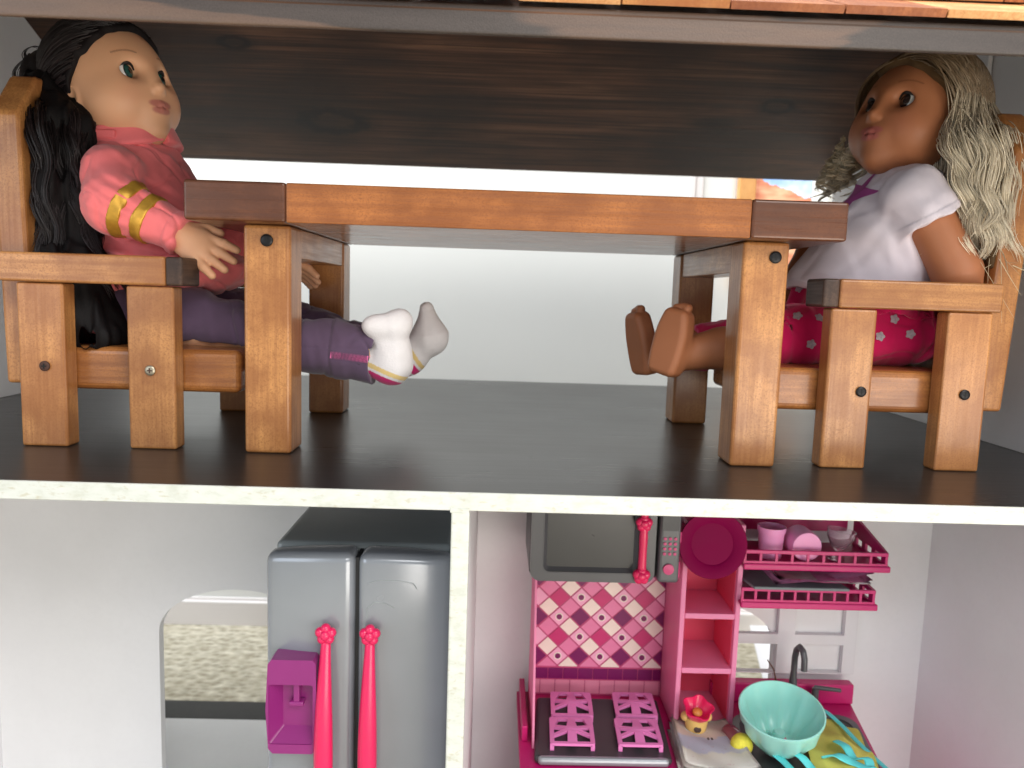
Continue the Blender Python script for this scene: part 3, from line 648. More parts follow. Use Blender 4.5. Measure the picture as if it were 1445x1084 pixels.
# yellow apron with teal ribbons, half in the sink
def sheet(name, fn, nu, nv, mat, par=None, th=.0012, at=None):
    v = [fn(a/nu, b/nv) for a in range(nu+1) for b in range(nv+1)]; m = nv+1
    f = [(a*m+b, (a+1)*m+b, (a+1)*m+b+1, a*m+b+1) for a in range(nu) for b in range(nv)]
    bm = bmesh.new(); bv = [bm.verts.new(p) for p in v]; fs = [bm.faces.new([bv[k] for k in q]) for q in f]
    bmesh.ops.solidify(bm, geom=fs, thickness=th); return mk(name, bm_out(bm), mat, par, at=at, smooth=True)
M_YEL = plain('yellow_cloth', srgb(250, 238, 130), .85, .08, 60, .4, 1400); M_RIB = plain('teal_ribbon', srgb(90, 204, 208), .55, .06, 60, .3, 1200)
AP = thing('doll_apron', 'yellow doll apron with teal ribbon trim heaped in the sink', 'apron', (.365, .21, ZC))
def apf(u, v):
    x = .318+.066*v+.020*u; y = .140+.128*u-.012*v
    h = ZC+.0065+.014*math.sin(math.pi*min(1, u*1.05))*(1-v*.75)*max(0, min(1, (v-.15)*2.5))+.003*math.sin(u*17+v*5)+.002*math.sin(v*13)+.008*(1-v)
    return x, y, h
sheet('apron_cloth', apf, 30, 16, M_YEL, AP)
def ribbon(pts, wd, nm='ribbon'):
    P = [Vector(p) for p in pts]; out = []
    for i in range(len(P)-1):
        p0, p1, p2, p3 = P[max(i-1, 0)], P[i], P[i+1], P[min(i+2, len(P)-1)]
        for k in range(6):
            t = k/6; out.append(.5*((2*p1)+(p2-p0)*t+(2*p0-5*p1+4*p2-p3)*t*t+(3*p1-p0-3*p2+p3)*t**3))
    out.append(P[-1]); mk(nm, tube(out, wd, 8, .22, (0, .55, .83) if nm == 'ribbon_end' else (1, .2, 0)), M_RIB, AP, smooth=True)
ribbon([(.3560, .284, ZC+.014), (.3720, .270, ZC+.020), (.3830, .250, ZC+.016), (.3880, .225, ZC+.0135), (.3930, .200, ZC+.012), (.4000, .175, ZC+.010)], .0030)
ribbon([(.300, .192, ZC+.020), (.312, .178, ZC+.022), (.322, .166, ZC+.014), (.330, .154, ZC+.020), (.342, .148, ZC+.012)], .0046)
ribbon([(.290, .196, ZC+.016), (.298, .186, ZC+.012), (.303, .172, ZC+.010)], .0044)
ribbon([(.358, .203, ZC+.024), (.362, .190, ZC+.026), (.366, .180, ZC+.020), (.376, .172, ZC+.024), (.372, .158, ZC+.014)], .0050)
ribbon([(.334, .180, ZC+.020), (.346, .176, ZC+.025), (.360, .170, ZC+.022), (.374, .160, ZC+.020), (.388, .166, ZC+.013), (.398, .174, ZC+.012)], .0048)
# yellow mug with a pink flower cup inside
MU = thing('yellow_bear_mug', 'small yellow mug with dark snout mark standing behind the cloth stack', 'mug', (.2255, .245, ZC))
mk('mug_body', moved(lathe([(.0001, 0), (.0085, 0), (.0095, .0015), (.0115, .014), (.0130, .024), (.0122, .0245), (.0108, .015), (.0085, .003), (.0001, .0028)], 28), Matrix.Translation((.2255, .245, ZC+.0003))), plain('butter_yellow', srgb(224, 184, 110), .4, .04, sss=.1), MU, smooth=math.radians(40))
mk('ear', join(*[moved(lathe([(max(.0001, .0052*math.sin(q)), -.0052*math.cos(q)) for q in np.linspace(0, math.pi, 9)], 12), Matrix.Translation((.2255+sx*.0118, .245, ZC+.0235))) for sx in (-1, 1)]), plain('butter_yellow_ear', srgb(224, 184, 110), .4, .04), MU, smooth=True)
mk('snout_mark', moved(lathe([(.0030, -.0008), (.0030, .0003), (.0001, .0006)], 12, fn=lambda a, z: 1+.3*abs(math.cos(a))), Matrix.Translation((.2243, .2332, ZC+.0150)) @ Matrix.Rotation(math.radians(84), 4, 'X')), plain('brown_mark', srgb(60, 36, 30), .5), MU)
fc = lathe([(.0001, 0), (.006, .0005), (.0105, .005), (.0140, .012), (.0155, .0165), (.0145, .0168), (.0120, .012), (.0070, .006), (.0001, .004)], 50, fn=lambda a, z: 1+.11*math.cos(5*a)*max(0, min(1, (z-.002)/.01)))
FC = mk('flower_cup', moved(fc, Matrix.Translation((.2250, .2440, ZC+.0225)) @ Matrix.Rotation(math.radians(22), 4, 'X')), M_HP, None, at=(.2250, .2440, ZC+.0225), smooth=math.radians(50)); tag(FC, 'hot pink flower-shaped cup sitting in the yellow mug', 'cup')
mk('cup_centre', moved(lathe([(.0052, .0085), (.0048, .0105), (.0001, .0112)], 16), Matrix.Translation((.2250, .2440, ZC+.0225)) @ Matrix.Rotation(math.radians(22), 4, 'X')), plain('orange_centre', srgb(226, 144, 70), .45), FC, smooth=True)
# stack of folded printed cloths
def clothprint():
    s = NT('printed_cloth'); v = s.coords(); sp = s.n('ShaderNodeSeparateXYZ'); s.l(v, sp.inputs[0])
    nz = s.noise(v, 70, 4); ma = s.n('ShaderNodeMath', operation='MULTIPLY_ADD'); s.l(nz, ma.inputs[0]); ma.inputs[1].default_value = .022; s.l(sp.outputs['Y'], ma.inputs[2])
    mr = s.n('ShaderNodeMapRange'); s.l(ma.outputs[0], mr.inputs[0]); mr.inputs[1].default_value = -.030; mr.inputs[2].default_value = .060
    c = s.ramp(mr.outputs[0], [(.0, srgb(252, 250, 246)), (.26, srgb(250, 246, 236)), (.30, srgb(226, 226, 240)), (.56, srgb(226, 226, 242)), (.60, srgb(250, 232, 224)), (.85, srgb(252, 242, 232)), (1, srgb(226, 220, 204))])
    c = s.mix(s.ramp(s.noise(v, 160, 3), [(.62, (0,)*3), (.72, (.35,)*3)]), c, srgb(206, 160, 170))
    s.l(c, s.b.inputs['Base Color']); s.set(Roughness=.85); s.bump(s.noise(v, 900, 3), .3, .0006); return s.m
M_PRC = clothprint(); M_WCL = plain('white_cloth', srgb(246, 242, 238), .85, .05, 50, .3, 900)
CS = thing('cloth_stack', 'stack of folded printed cloths lying right of the cooktop', 'cloth stack', (.2350, .215, ZC))
for i in range(4):
    def cf(u, v, i=i):
        x = .1975+.058*u+.016*(1-v)*u+.002*i-(1-v)*.006; y = .166+.090*v+.003*i-.004*u*(i % 2)
        h = ZC+.0016+i*.0036+.0022*math.sin(u*2.8+i)+(.0016*math.sin(u*9+v*7)*math.sin(v*6) if i == 3 else 0)+.0028*(abs(u-.5)*2)**4*(1 if i == 3 else .4)+.002*math.sin(v*5+i*2)*.6
        return x, y, h
    sheet('folded_cloth', cf, 16, 18, M_PRC if i == 3 else M_WCL, CS, .0024)
mk('print_mark', join(*[box(.2290+k*.0038, .2310+k*.0038, .2115, .2150, ZC+.0170, ZC+.0176) for k in range(2)]), plain('dark_print', srgb(90, 76, 76), .8), CS)
# yellow-capped bottle lying on the counter
BT = thing('yellow_capped_bottle', 'clear little bottle with round yellow cap lying between cloths and bowl', 'bottle', (.2690, .222, ZC+.0115))
BMt = Matrix.Translation((.2650, .2120, ZC+.0118)) @ Matrix.Rotation(math.radians(8), 4, 'Z') @ Matrix.Rotation(math.radians(-97), 4, 'X')
mk('cap', moved(lathe([(.0001, -.007), (.006, -.0066), (.0098, -.0045), (.0112, 0), (.0112, .004), (.0100, .006), (.0001, .0064)], 28), BMt), plain('sponge_yellow', srgb(226, 214, 72), .7, .12, 300, .5, 700), BT, smooth=math.radians(50))
mk('bottle_body', moved(lathe([(.0001, .0066), (.0085, .0066), (.0092, .010), (.0092, .030), (.0070, .034), (.0001, .0345)], 24), BMt), plain('rosy_clear_plastic', srgb(196, 122, 134), .15, .1, 60, .02, trans=.5), BT, smooth=math.radians(40))
# brown twig and white card seen through the arch behind the toy window
c_ = mk('bent_twig', tube([(.338, .3105, ZC), (.336, .311, -.300), (.331, .312, -.281), (.3235, .313, -.2705)], [.0011, .0010, .0009, .0006], 6), plain('brown_wire', srgb(96, 54, 36), .5), None, at=(.337, .311, -.318), smooth=True); tag(c_, 'thin brown bent wire sticking up beside the faucet', 'wire')
c_ = mk('white_card', ([(.509, .812, -.5500), (.520, .812, -.5500), (.568, .930, -.5000), (.520, .930, -.5000), (.509, .8135, -.5510), (.520, .8135, -.5510), (.568, .9315, -.5012), (.520, .9315, -.5012)], [(0, 1, 2, 3), (7, 6, 5, 4), (0, 4, 5, 1), (1, 5, 6, 2), (2, 6, 7, 3), (3, 7, 4, 0)]), M_WHP, None, at=(.53, .87, -.53)); tag(c_, 'white card propped on the carpet behind the arch, seen through toy window', 'card')
# ------------------------------------------------------------------ implicit-surface toolkit for dolls and cloth
def ell(P, c, r):
    x, y, z = P[:, 0]-np.float32(c[0]), P[:, 1]-np.float32(c[1]), P[:, 2]-np.float32(c[2]); i, j, k_ = (np.float32(1/(q*q)) for q in r)
    x *= x; y *= y; z *= z
    k = np.sqrt(x*i+y*j+z*k_)+np.float32(1e-9); k2 = np.sqrt(x*(i*i)+y*(j*j)+z*(k_*k_))+np.float32(1e-9)
    return k*(k-1)/k2
def sph(P, c, r):
    x, y, z = P[:, 0]-np.float32(c[0]), P[:, 1]-np.float32(c[1]), P[:, 2]-np.float32(c[2]); return np.sqrt(x*x+y*y+z*z)-np.float32(r)
def cone(P, a, b, ra, rb):
    a = np.array(a, np.float32); d = np.array(b, np.float32)-a; L = np.float32(d@d)
    x, y, z = P[:, 0]-a[0], P[:, 1]-a[1], P[:, 2]-a[2]
    t = np.clip((x*d[0]+y*d[1]+z*d[2])/L, 0, 1); x -= t*d[0]; y -= t*d[1]; z -= t*d[2]
    return np.sqrt(x*x+y*y+z*z)-(np.float32(ra)+np.float32(rb-ra)*t)
def chain(P, pts, rads, k=.004):
    d = None
    for i in range(len(pts)-1):
        e = cone(P, pts[i], pts[i+1], rads[i], rads[i+1]); d = e if d is None else smin(d, e, k)
    return d
def smin(a, b, k):
    h = np.maximum(k-np.abs(a-b), 0)/k; return np.minimum(a, b)-h*h*k*.25
def smax(a, b, k): return -smin(-a, -b, k)
def half(P, o, n):
    n = np.array(n, np.float32); n = n/np.linalg.norm(n); return (P-np.array(o, np.float32))@n
_nd = np.random.RandomState(3).normal(size=(10, 3)).astype(np.float32)
def vnoise(P, s):
    """smooth aperiodic-looking noise in about -.5 .. .5"""
    x, y, z = (np.ascontiguousarray(P[:, i])*np.float32(s*1.7) for i in range(3)); r = 0
    for i in range(0, 8, 2):
        a, b = _nd[i], _nd[i+1]
        r = r+np.sin(x*a[0]+y*a[1]+z*a[2]+np.float32(1.3)*np.sin(x*b[0]+y*b[1]+z*b[2]+np.float32(i)))
    return r*np.float32(.16)
def surf(fn, lo, hi, h, slack=.0022):
    """sparse sampling + surface nets -> vertices, quads"""
    lo = np.array(lo, float); hi = np.array(hi, float); B = 4
    nb = np.ceil((hi-lo)/(h*B)).astype(int); n = nb*B+1
    g = [lo[a]+h*B*(np.arange(nb[a])+.5) for a in range(3)]
    C = np.stack(np.meshgrid(*g, indexing='ij'), -1).reshape(-1, 3).astype(np.float32)
    d = np.concatenate([fn(np.asfortranarray(C[k:k+60000])) for k in range(0, len(C), 60000)]); act = np.abs(d) < h*B*.87+slack
    V = np.repeat(np.repeat(np.repeat(np.where(d < 0, -1, 1).astype(np.float32).reshape(nb), B, 0), B, 1), B, 2)
    V = np.pad(V, ((0, 1),)*3, mode='edge')
    ids = np.argwhere(act.reshape(nb))
    o = np.stack(np.meshgrid(*[np.arange(B+1)]*3, indexing='ij'), -1).reshape(-1, 3)
    for k in range(0, len(ids), 500):
        I = (ids[k:k+500, None, :]*B+o[None]).reshape(-1, 3)
        V[I[:, 0], I[:, 1], I[:, 2]] = fn(np.asfortranarray((lo+I*h).astype(np.float32)))
    S = V < 0
    cnt = np.zeros([x-1 for x in n], np.int8)
    for dx in (0, 1):
        for dy in (0, 1):
            for dz in (0, 1): cnt += S[dx:n[0]-1+dx, dy:n[1]-1+dy, dz:n[2]-1+dz]
    cells = np.argwhere((cnt > 0) & (cnt < 8)); idx = -np.ones(cnt.shape, np.int32); idx[cells[:, 0], cells[:, 1], cells[:, 2]] = np.arange(len(cells))
    acc = np.zeros((len(cells), 3)); num = np.zeros(len(cells))
    cs = [(0, 0, 0), (1, 0, 0), (0, 1, 0), (1, 1, 0), (0, 0, 1), (1, 0, 1), (0, 1, 1), (1, 1, 1)]
    val = [V[cells[:, 0]+c[0], cells[:, 1]+c[1], cells[:, 2]+c[2]] for c in cs]
    for a in range(8):
        for b in range(a+1, 8):
            if sum(abs(x-y) for x, y in zip(cs[a], cs[b])) != 1: continue
            m = (val[a] < 0) != (val[b] < 0); t = val[a][m]/(val[a][m]-val[b][m])
            acc[m] += np.array(cs[a])+t[:, None]*(np.array(cs[b])-np.array(cs[a])); num[m] += 1
    v = lo+(cells+acc/num[:, None])*h
    F = []
    for ax in range(3):
        u, w_ = (ax+1) % 3, (ax+2) % 3
        sl0 = [slice(None)]*3; sl1 = [slice(None)]*3; sl0[ax] = slice(0, -1); sl1[ax] = slice(1, None)
        a = S[tuple(sl0)]; b = S[tuple(sl1)]; E_ = np.argwhere(a != b)
        E_ = E_[(E_[:, u] > 0) & (E_[:, w_] > 0) & (E_[:, u] < n[u]-1) & (E_[:, w_] < n[w_]-1)]
        fl_ = a[E_[:, 0], E_[:, 1], E_[:, 2]]; q = []
        for du, dw in ((-1, -1), (0, -1), (0, 0), (-1, 0)):
            e = E_.copy(); e[:, u] += du; e[:, w_] += dw; q.append(idx[e[:, 0], e[:, 1], e[:, 2]])
        q = np.stack(q, 1); q[~fl_] = q[~fl_][:, ::-1]; F.append(q)
    return v, np.concatenate(F)
def fast_mesh(name, v, f, mat, at, col=None):
    me = bpy.data.meshes.new(name); v = (np.asarray(v)-np.array(at)).astype(np.float32); f = np.asarray(f, np.int32)
    me.vertices.add(len(v)); me.vertices.foreach_set('co', v.ravel())
    k = f.shape[1]; me.loops.add(f.size); me.loops.foreach_set('vertex_index', f.ravel())
    me.polygons.add(len(f)); me.polygons.foreach_set('loop_start', np.arange(0, f.size, k, dtype=np.int32)); me.polygons.foreach_set('loop_total', np.full(len(f), k, np.int32))
    me.polygons.foreach_set('use_smooth', np.ones(len(f), bool)); me.materials.append(mat)
    if col is not None:
        a = me.color_attributes.new('Col', 'FLOAT_COLOR', 'POINT'); c = np.ones((len(v), 4), np.float32); c[:, :3] = col; a.data.foreach_set('color', c.ravel())
    me.update(); me.validate(); return me
def fobj(name, v, f, mat, parent, col=None):
    return place(name, fast_mesh(name, v, f, mat, WL[parent], col), parent)
class Frame:
    """head frame: columns forward, left, up"""
    def __init__(s, c, yaw, pitch, roll=0, k=1.0):
        s.k = k
        f = Vector((math.cos(yaw), math.sin(yaw), 0)); u = Vector((0, 0, 1)); l = u.cross(f)
        f2 = f*math.cos(pitch)+u*math.sin(pitch); u2 = u*math.cos(pitch)-f*math.sin(pitch)
        l, u2 = l*math.cos(roll)+u2*math.sin(roll), u2*math.cos(roll)-l*math.sin(roll)
        s.R = np.array([f2, l, u2], np.float32).T; s.c = np.array(c, np.float32)
    def loc(s, P): return np.asfortranarray((P-s.c)@s.R/np.float32(s.k))
    def w(s, p): return np.asarray(p, float)@s.R.T.astype(float)*s.k+s.c
def head_sdf(p):
    q = p.copy(); q[:, 1] = np.abs(q[:, 1])
    d = ell(q, (-.006, 0, .012), (.054, .0480, .052))
    d = smin(d, ell(q, (.010, 0, -.0185), (.0415, .0435, .0435)), .022)
    d = smin(d, sph(q, (.0235, .0225, -.0205), .0205), .014)
    d = smin(d, sph(q, (.0375, 0, -.0480), .0115), .016)
    d = smin(d, ell(q, (.0425, 0, -.029), (.0095, .0135, .010)), .010)
    d = smax(d, -ell(q, (.0530, .0210, .0055), (.0105, .0120, .0092)), .010)
    d = smax(d, -ell(q, (.0425, .0203, .0050), (.0108, .0086, .0074)), .003)
    d = smin(d, cone(q, (.0455, 0, .004), (.0535, 0, -.0090), .0032, .0040), .007)
    d = smin(d, sph(q, (.0545, 0, -.0112), .0048), .004)
    d = smin(d, sph(q, (.0515, .0050, -.0133), .0036), .0026)
    d = smin(d, cone(q, (.0527, .0012, -.0258), (.0455, .0120, -.0290), .0026, .0010), .0016)
    d = smin(d, cone(q, (.0518, 0, -.0316), (.0470, .0085, -.0305), .0030, .0014), .0016)
    d = smax(d, -cone(q, (.0555, 0, -.0287), (.0475, .0125, -.0298), .0008, .0007), .0012)
    e = ell(q, (-.006, .0455, -.014), (.0080, .0060, .0125)); e = smax(e, -ell(q, (-.004, .0515, -.013), (.005, .0042, .0085)), .002)
    d = smin(d, e, .004)
    return d
SKIN_LIPS = np.array(srgb(176, 92, 92)); BROW = np.array(srgb(110, 66, 44))
def head_paint(p, skin):
    """painted vinyl: lips, brows, blush"""
    n = len(p); col = np.tile(np.array(skin), (n, 1)); a = np.abs(p[:, 1])
    up_ = np.sqrt(((p-np.array((.0530, 0, -.0262)))**2*np.array((1, .08, 1))).sum(1)); lo_ = np.sqrt(((p-np.array((.0520, 0, -.0320)))**2*np.array((1, .14, 1))).sum(1))
    m = np.clip((.0046-np.minimum(up_, lo_))/.0012, 0, 1)*(p[:, 0] > .040)
    bl = np.exp(-(((p-np.stack([np.full(n, .040), np.sign(p[:, 1])*.024, np.full(n, -.018)], 1))/.012)**2).sum(1))*.28
    col = col*(1-bl[:, None])+bl[:, None]*np.array(srgb(206, 120, 100))
    zb_ = .0205+.0030*np.cos((a-.0205)/.010*1.3); br = np.clip((.0011-np.abs(p[:, 2]-zb_))/.0007, 0, 1)*(a > .012)*(a < .032)*(p[:, 0] > .02)
    col = col*(1-(.6*br)[:, None])+(.6*br)[:, None]*BROW
    m = m*.75; return col*(1-m[:, None])+m[:, None]*SKIN_LIPS
def hand(P, wrist, dirv, back, side, s=1.0, curl=.25, spread=.10):
    """palm, four unequal bent fingers and a thumb that leaves the side of the palm; side=+1 puts the thumb on +(back x dir)"""
    x = Vector(dirv).normalized(); z = Vector(back); z = (z-x*z.dot(x)).normalized(); y = z.cross(x)*side
    Rm = np.array([x, y, z], np.float32).T; p = np.asfortranarray((P-np.array(wrist, np.float32))@Rm/s)
    full = np.full(len(P), .05, np.float32); near = (p*p).sum(1) < .0049
    if not near.any(): return full
    p = np.asfortranarray(p[near])
    d = ell(p, (.015, 0, 0), (.019, .0150, .0080)); d = smin(d, ell(p, (.022, 0, -.0005), (.011, .0158, .0068)), .006)
    d = smin(d, cone(p, (-.008, 0, 0), (.006, 0, 0), .0105, .0105), .008)
    for k, (yy, L, aa) in enumerate(((.0112, .0215, .16), (.0040, .0245, .05), (-.0035, .0230, -.07), (-.0108, .0185, -.22))):
        a0 = aa*(1+spread*3); L1, L2 = L*.5, L*.5
        b = (.0275, yy, 0); c = (b[0]+L1*math.cos(a0), yy+L1*math.sin(a0), -L1*curl*.5); e = (c[0]+L2*math.cos(a0*.8), c[1]+L2*math.sin(a0*.8), c[2]-L2*curl*1.2)
        d = smin(d, smin(cone(p, b, c, .0046, .0042), cone(p, c, e, .0042, .0034), .001), .0022)
    d = smin(d, smin(cone(p, (.006, .0100, -.002), (.017, .0195, -.005), .0058, .0048), cone(p, (.017, .0195, -.005), (.0265, .0225, -.008), .0048, .0038), .001), .004)
    full[near] = np.minimum(.05, d*s); return full
def eye(parent, fr, side, iris, gl=0):
    c = np.array((.0302, side*.0198, .0050)); r = .0106; nu, nv = 40, 24; v = []; 
    gz = np.array((1, gl, .06)); gz /= np.linalg.norm(gz); t1 = np.cross(gz, (0, 0, 1)); t1 /= np.linalg.norm(t1); t2 = np.cross(gz, t1)
    ths = np.concatenate([np.linspace(0, .78, 20), np.linspace(.86, 2.2, 9)])
    col = []
    for th in ths:
        for i in range(nu):
            a = 2*math.pi*i/nu; v.append(c+r*(gz*math.cos(th)+math.sin(th)*(t1*math.cos(a)+t2*math.sin(a))))
            if th < .28: k = (.006, .006, .008)
            elif th < .62: q = .75+.5*((i*7) % 5)/5*(1 if th < .5 else .6); k = tuple(x*q for x in iris)
            elif th < .70: k = (.015, .02, .02)
            else: k = (.78, .78, .76)
            col.append(k)
    m = len(ths); f = [(j*nu+i, j*nu+(i+1) % nu, (j+1)*nu+(i+1) % nu, (j+1)*nu+i) for j in range(m-1) for i in range(nu)]
    e = fobj('eye', fr.w(v), np.array(f), M_EYE, parent, np.array(col))
    # dark lash line along the lids
    lp = []; lr = []
    for t in np.linspace(-1, 1, 15):
        lp.append(fr.w([(.0408-.0034*t*t-side*t*.0020, side*.0203+t*.0076, .0050+.0073*math.sqrt(max(0, 1-t*t*.92)))])[0]); lr.append(.0019-.0011*abs(t))
    mk('eyelash', tube(lp, lr, 6), M_LASH, parent, smooth=True)
def crease(P, sc, w_=.05):
    """thin valleys along the zero lines of a noise field: sharp cloth creases"""
    n = vnoise(P*np.array(sc, np.float32), 1.0); return np.exp(-(n/w_)**2)
M_EYE = vcol('glass_eye', .08, 0, coat=.6); M_LASH = plain('lash_fibre', srgb(22, 16, 16), .6)
M_SKIN = vcol('doll_vinyl', .52, .05, 300, sss=.12, var=.06, nscale=22, spec=.38)
M_SOCK = vcol('ribbed_sock', .9, .6, 700, sheen=.25, var=.05, nscale=120, spec=.2)
M_KNIT = vcol('doll_cloth', .88, .35, 1600, sheen=.25, var=.07, nscale=45, spec=.2)
M_CAPH = vcol('hair_cap', .7, .5, 700, var=.15, spec=.2)
M_HAIRD = vcol('dark_doll_hair', .34, 0, var=.0, spec=.5); M_HAIRB = vcol('blonde_doll_hair', .36, 0, var=.0, spec=.5)
def strands(name, paths, r0, parent, mat, cols, sides=3):
    """paths (N, K, 3) -> one mesh of thin tapered tubes"""
    Pn = np.asarray(paths, float); N, K, _ = Pn.shape; T = np.gradient(Pn, axis=1); T /= np.linalg.norm(T, axis=2, keepdims=True)+1e-9
    ref = np.array((.31, .87, .38)); A = np.cross(T, ref); A /= np.linalg.norm(A, axis=2, keepdims=True)+1e-9; Bv = np.cross(T, A)
    rad = np.asarray(r0).reshape(-1, 1)*(1-.75*np.linspace(0, 1, K)**3)[None]
    an = np.arange(sides)*2*math.pi/sides
    V = Pn[:, :, None, :]+rad[:, :, None, None]*(A[:, :, None, :]*np.cos(an)[None, None, :, None]+Bv[:, :, None, :]*np.sin(an)[None, None, :, None])
    ix = np.arange(N*K*sides).reshape(N, K, sides); a = ix[:, :-1]; b = ix[:, 1:]
    F = np.stack([a, np.roll(a, -1, 2), np.roll(b, -1, 2), b], -1).reshape(-1, 4)
    cc = np.asarray(cols); c = np.repeat(cc, K*sides, 0) if cc.ndim == 2 else np.repeat(cc, sides, 1).reshape(-1, 3)
    o = fobj(name, V.reshape(-1, 3), F, mat, parent, c); o['kind'] = 'stuff'; return o
RS = np.random.RandomState(11)
def scalp(u):
    """point on the cranium for a unit direction (f, l, u)"""
    u = u/np.linalg.norm(u, axis=-1, keepdims=True); return np.array((-.006, 0, .012))+u*np.array((.0575, .0530, .0560))
def slerp(a, b, t):
    a = a/np.linalg.norm(a); b = b/np.linalg.norm(b); o = math.acos(max(-1, min(1, float(a@b))))
    return a if o < 1e-3 else (math.sin((1-t)*o)*a+math.sin(t*o)*b)/math.sin(o)

def catmull(P, n):
    P = np.asarray(P, float); t = np.linspace(0, len(P)-1, n); i = np.clip(t.astype(int), 0, len(P)-2); f = (t-i)[:, None]
    a, b, c, d = P[np.maximum(i-1, 0)], P[i], P[i+1], P[np.minimum(i+2, len(P)-1)]
    return .5*(2*b+(c-a)*f+(2*a-5*b+4*c-d)*f*f+(3*b-a-3*c+d)*f**3)
def fall(n, nclump, line, ra, rb, fr, root_ok, exit_dir, seed, amp=(.0015, .005), lam=(.035, .07), tight=.0016, lift=.06, zcut=(.8, 1.0), ks=12, kf=26):
    """locks that start on the scalp, run over the head to an exit point and hang along a centre line"""
    rs = np.random.RandomState(seed); Cn = catmull(line, kf); A = np.interp(np.linspace(0, 1, kf), np.linspace(0, 1, len(ra)), ra); B_ = np.interp(np.linspace(0, 1, kf), np.linspace(0, 1, len(rb)), rb)
    out = []; tone = []; c0 = np.array((-.006, 0, .012)); u = rs.normal(size=(n*60, 3)); u /= np.linalg.norm(u, axis=1, keepdims=True); p = scalp(u); u = u[root_ok(p, u)][:n]
    th = rs.uniform(0, 6.28, nclump); rho = rs.uniform(.55, 1.12, nclump); ph = rs.uniform(0, 6.28, (nclump, 2)); am = rs.uniform(*amp, nclump); lm = rs.uniform(*lam, nclump); ln = rs.uniform(*zcut, nclump); tn = rs.uniform(.6, 1.35, nclump)
    for k in range(len(u)):
        c = rs.randint(nclump); E_ = exit_dir(u[k], rs, math.cos(th[c])); s = np.linspace(0, 1, ks); q = np.array([slerp(u[k], E_, x) for x in s]); q = scalp(q)
        lf_ = 1.03+lift*np.sin(s*3.1)*rs.uniform(.2, 1)+.09*s; L1 = fr.w(c0+(q-c0)*lf_[:, None])
        tt = np.linspace(0, ln[c]*rs.uniform(.80, 1.0), kf); ii = tt*(kf-1); i0 = np.minimum(ii.astype(int), kf-2); f_ = (ii-i0)[:, None]; C_ = Cn[i0]*(1-f_)+Cn[i0+1]*f_
        of = rs.normal(size=3)*tight*(1.25-.75*tt[:, None]); r_ = rho[c]
        L2 = C_+np.stack([A*r_*math.cos(th[c]), B_*r_*math.sin(th[c]), 0*A], 1)+of
        w_ = am[c]*np.minimum(1, tt*3)*(.4+.4*tt+1.1*tt*tt); z = L2[:, 2]/lm[c]*6.28
        L2 = L2+np.stack([np.sin(ph[c, 0]+z)*w_, np.cos(ph[c, 1]+z)*w_, 0*z], 1)
        bl = np.clip(np.linspace(0, 1, kf)*3.2, 0, 1); bl = (bl*bl*(3-2*bl))[:, None]; L2 = (L1[-1]+(L2-L2[0])*1.0)*(1-bl)+L2*bl
        out.append(np.concatenate([L1, L2[1:]])); tone.append(tn[c]*rs.uniform(.75, 1.3))
    return out, np.array(tone), rs.uniform(.00045, .00085, len(out))
# ------------------------------------------------------------------ dark-haired doll
D1 = thing('doll', 'dark-haired doll in coral sweatshirt and purple trousers seated left of the table', 'doll', (-.345, .23, .085), 'dolls at the table')
H1 = Frame((-.3615, .2262, .3165), math.radians(-24), math.radians(10), math.radians(3), .935)
SK1 = srgb(224, 170, 132)
HN1 = dict(wrist=(-.281, .1555, .1825), dirv=(.80, -.05, -.42), back=(-.12, -.80, .52), side=1, s=1.02, curl=.22, spread=.12)
HF1 = dict(wrist=(-.236, .300, .172), dirv=(.86, .10, -.46), back=(.2, .5, .84), side=-1, s=1.0, curl=.3)
def body1(P):
    d = np.full(len(P), .05, np.float32)
    p = H1.loc(P); m = np.sqrt((p*p).sum(1)) < .10
    dd = head_sdf(np.asfortranarray(p[m]))*.935; d[m] = np.minimum(.05, dd)
    nk = cone(P, H1.w((-.012, 0, -.030)), (-.356, .229, .258), .021, .024); d = smin(d, nk, .010)
    d = smin(d, ell(P, (-.350, .23, .215), (.040, .050, .050)), .012)
    d = smin(d, ell(P, (-.345, .23, .140), (.042, .050, .055)), .02)
    d = smin(d, chain(P, [(-.3415, .172, .232), (-.332, .156, .206), HN1['wrist']], [.018, .016, .0125]), .006)
    d = smin(d, chain(P, [(-.348, .288, .232), (-.315, .305, .198), HF1['wrist']], [.018, .016, .0125]), .006)
    d = smin(d, hand(P, **HN1), .004); d = smin(d, hand(P, **HF1), .004)
    d = smin(d, chain(P, [(-.345, .205, .112), (-.225, .194, .090), (-.104, .190, .074)], [.026, .021, .015]), .01)
    d = smin(d, chain(P, [(-.345, .258, .112), (-.225, .268, .092), (-.098, .270, .068)], [.026, .021, .014]), .01)
    return d
v, f = surf(body1, (-.43, .125, .055), (-.08, .345, .395), .001)
fobj('body', v, f, M_SKIN, D1, head_paint(H1.loc(v), SK1) if True else None)
for s_ in (1, -1): eye(D1, H1, s_, srgb(40, 84, 78), .22)
